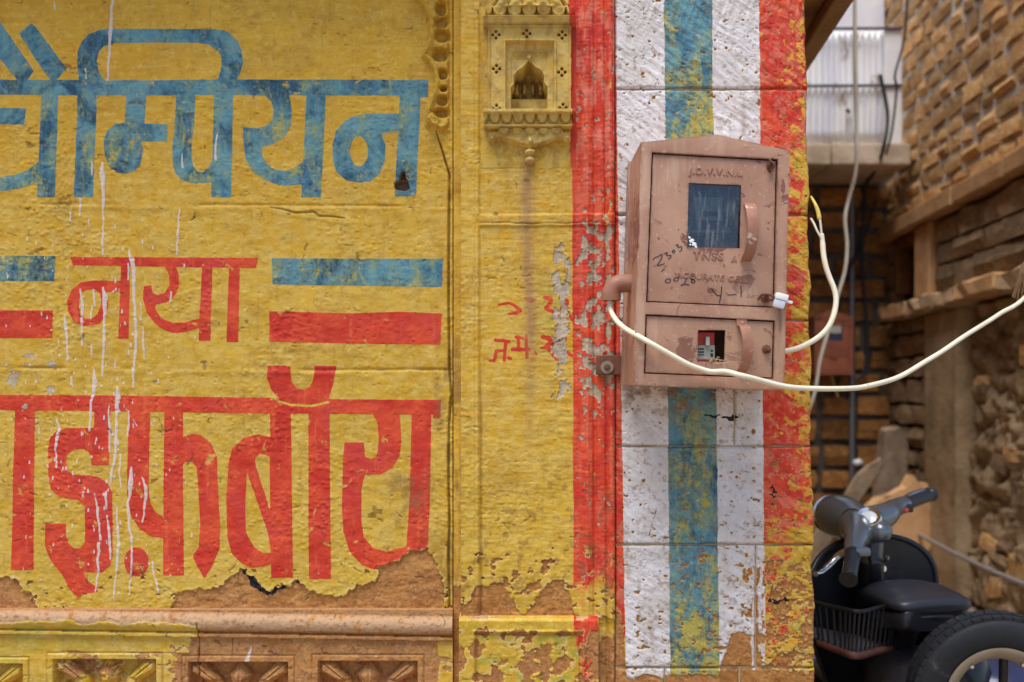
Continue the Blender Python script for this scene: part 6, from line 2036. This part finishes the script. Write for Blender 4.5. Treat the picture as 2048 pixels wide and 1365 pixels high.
    for s, hw, z in ((.16, .070, -.022), (.24, .098, -.024), (.6, .112, -.018), (.92, .108, -.022), (1.0, .096, -.022), (1.02, .080, -.022)):
        sec.append(sup_ellipse(N0 + fx * (s * Lx) + Vector((0, 0, z)), sx, (0, 0, 1), hw, .030, 20, 4))
    bm_loft(bm, sec); part("seat_pan", bm_mesh(bm, smooth=True, angle=50), BLK, seat)
    trim = []
    for k in range(25):
        an = 2 * math.pi * k / 24
        c = N0 + fx * (.66 * Lx) + Vector((0, 0, -.016))
        trim.append(c + fx * (.36 * Lx * math.cos(an)) + sx * (.111 * math.copysign(abs(math.sin(an)) ** .7, math.sin(an))))
    part("seat_piping", tube_mesh(trim, .005, 8), BLK, seat)
    part("seat_spring", tube_mesh(spline([q(470, 905, .80), q(460, 960, .78), q(480, 1000, .76), q(520, 990, .78)], 5), .016, 10), BLK, seat)
    part("frame_tube", tube_mesh(spline([q(440, 1400, .90), q(560, 1250, .80), q(650, 1050, .72), q(690, 950, .66)], 6), .035, 12), BLK)
    # --- wire basket behind the shield
    WIRE = mat_plain("black_wire", srgb(30, 28, 30), .5, .2, .4, .1, 30)
    BAND = mat_plain("rusty_band", srgb(92, 58, 50), .6, .1, .3, .2, 20)
    TRAY = mat_plain("grey_tray", srgb(84, 84, 90), .5, 0, .3, .2, 20)
    a0, a1, a2 = q(60, 840, .62), q(360, 900, .50), q(600, 850, .70)
    b0, b1, b2 = q(95, 1105, .62), q(335, 1190, .50), q(560, 1140, .70)
    def arc(p0, p1, p2): return spline([p0, p0 * .45 + p1 * .55 + Vector((0, -.012, 0)), p1, p1 * .5 + p2 * .5, p2], 8)
    ta, tb_ = arc(a0, a1, a2), arc(b0, b1, b2)
    bk = part("basket_rim", tube_mesh(ta, .006, 8), WIRE)
    part("basket_band", tube_mesh(tb_, .010, 8), BAND)
    for i in range(0, len(ta), 2):
        part("basket_bar", tube_mesh([ta[i], tb_[i]], .0035, 6), WIRE, bk)
    bm = bmesh.new()
    vs = [bm.verts.new(p + Vector((.004, .006, .004))) for p in tb_] + [bm.verts.new(Vector((tb_[-1].x, tb_[-1].y + .10, tb_[-1].z))), bm.verts.new(Vector((tb_[0].x, tb_[0].y + .22, tb_[0].z)))]
    f = bm.faces.new(vs); r = bmesh.ops.extrude_face_region(bm, geom=[f])
    for v in [g for g in r['geom'] if isinstance(g, bmesh.types.BMVert)]: v.co.z -= .01
    part("basket_tray", bm_mesh(bm), TRAY, bk)
    part("kick_stand", tube_mesh(spline([Vector((P(1760, 0, .6).x, .62, .27)), Vector((P(1740, 0, .5).x, .52, .13)), Vector((P(1738, 0, .45).x, .47, .004))], 4), .012, 8), BLK)


scooter()
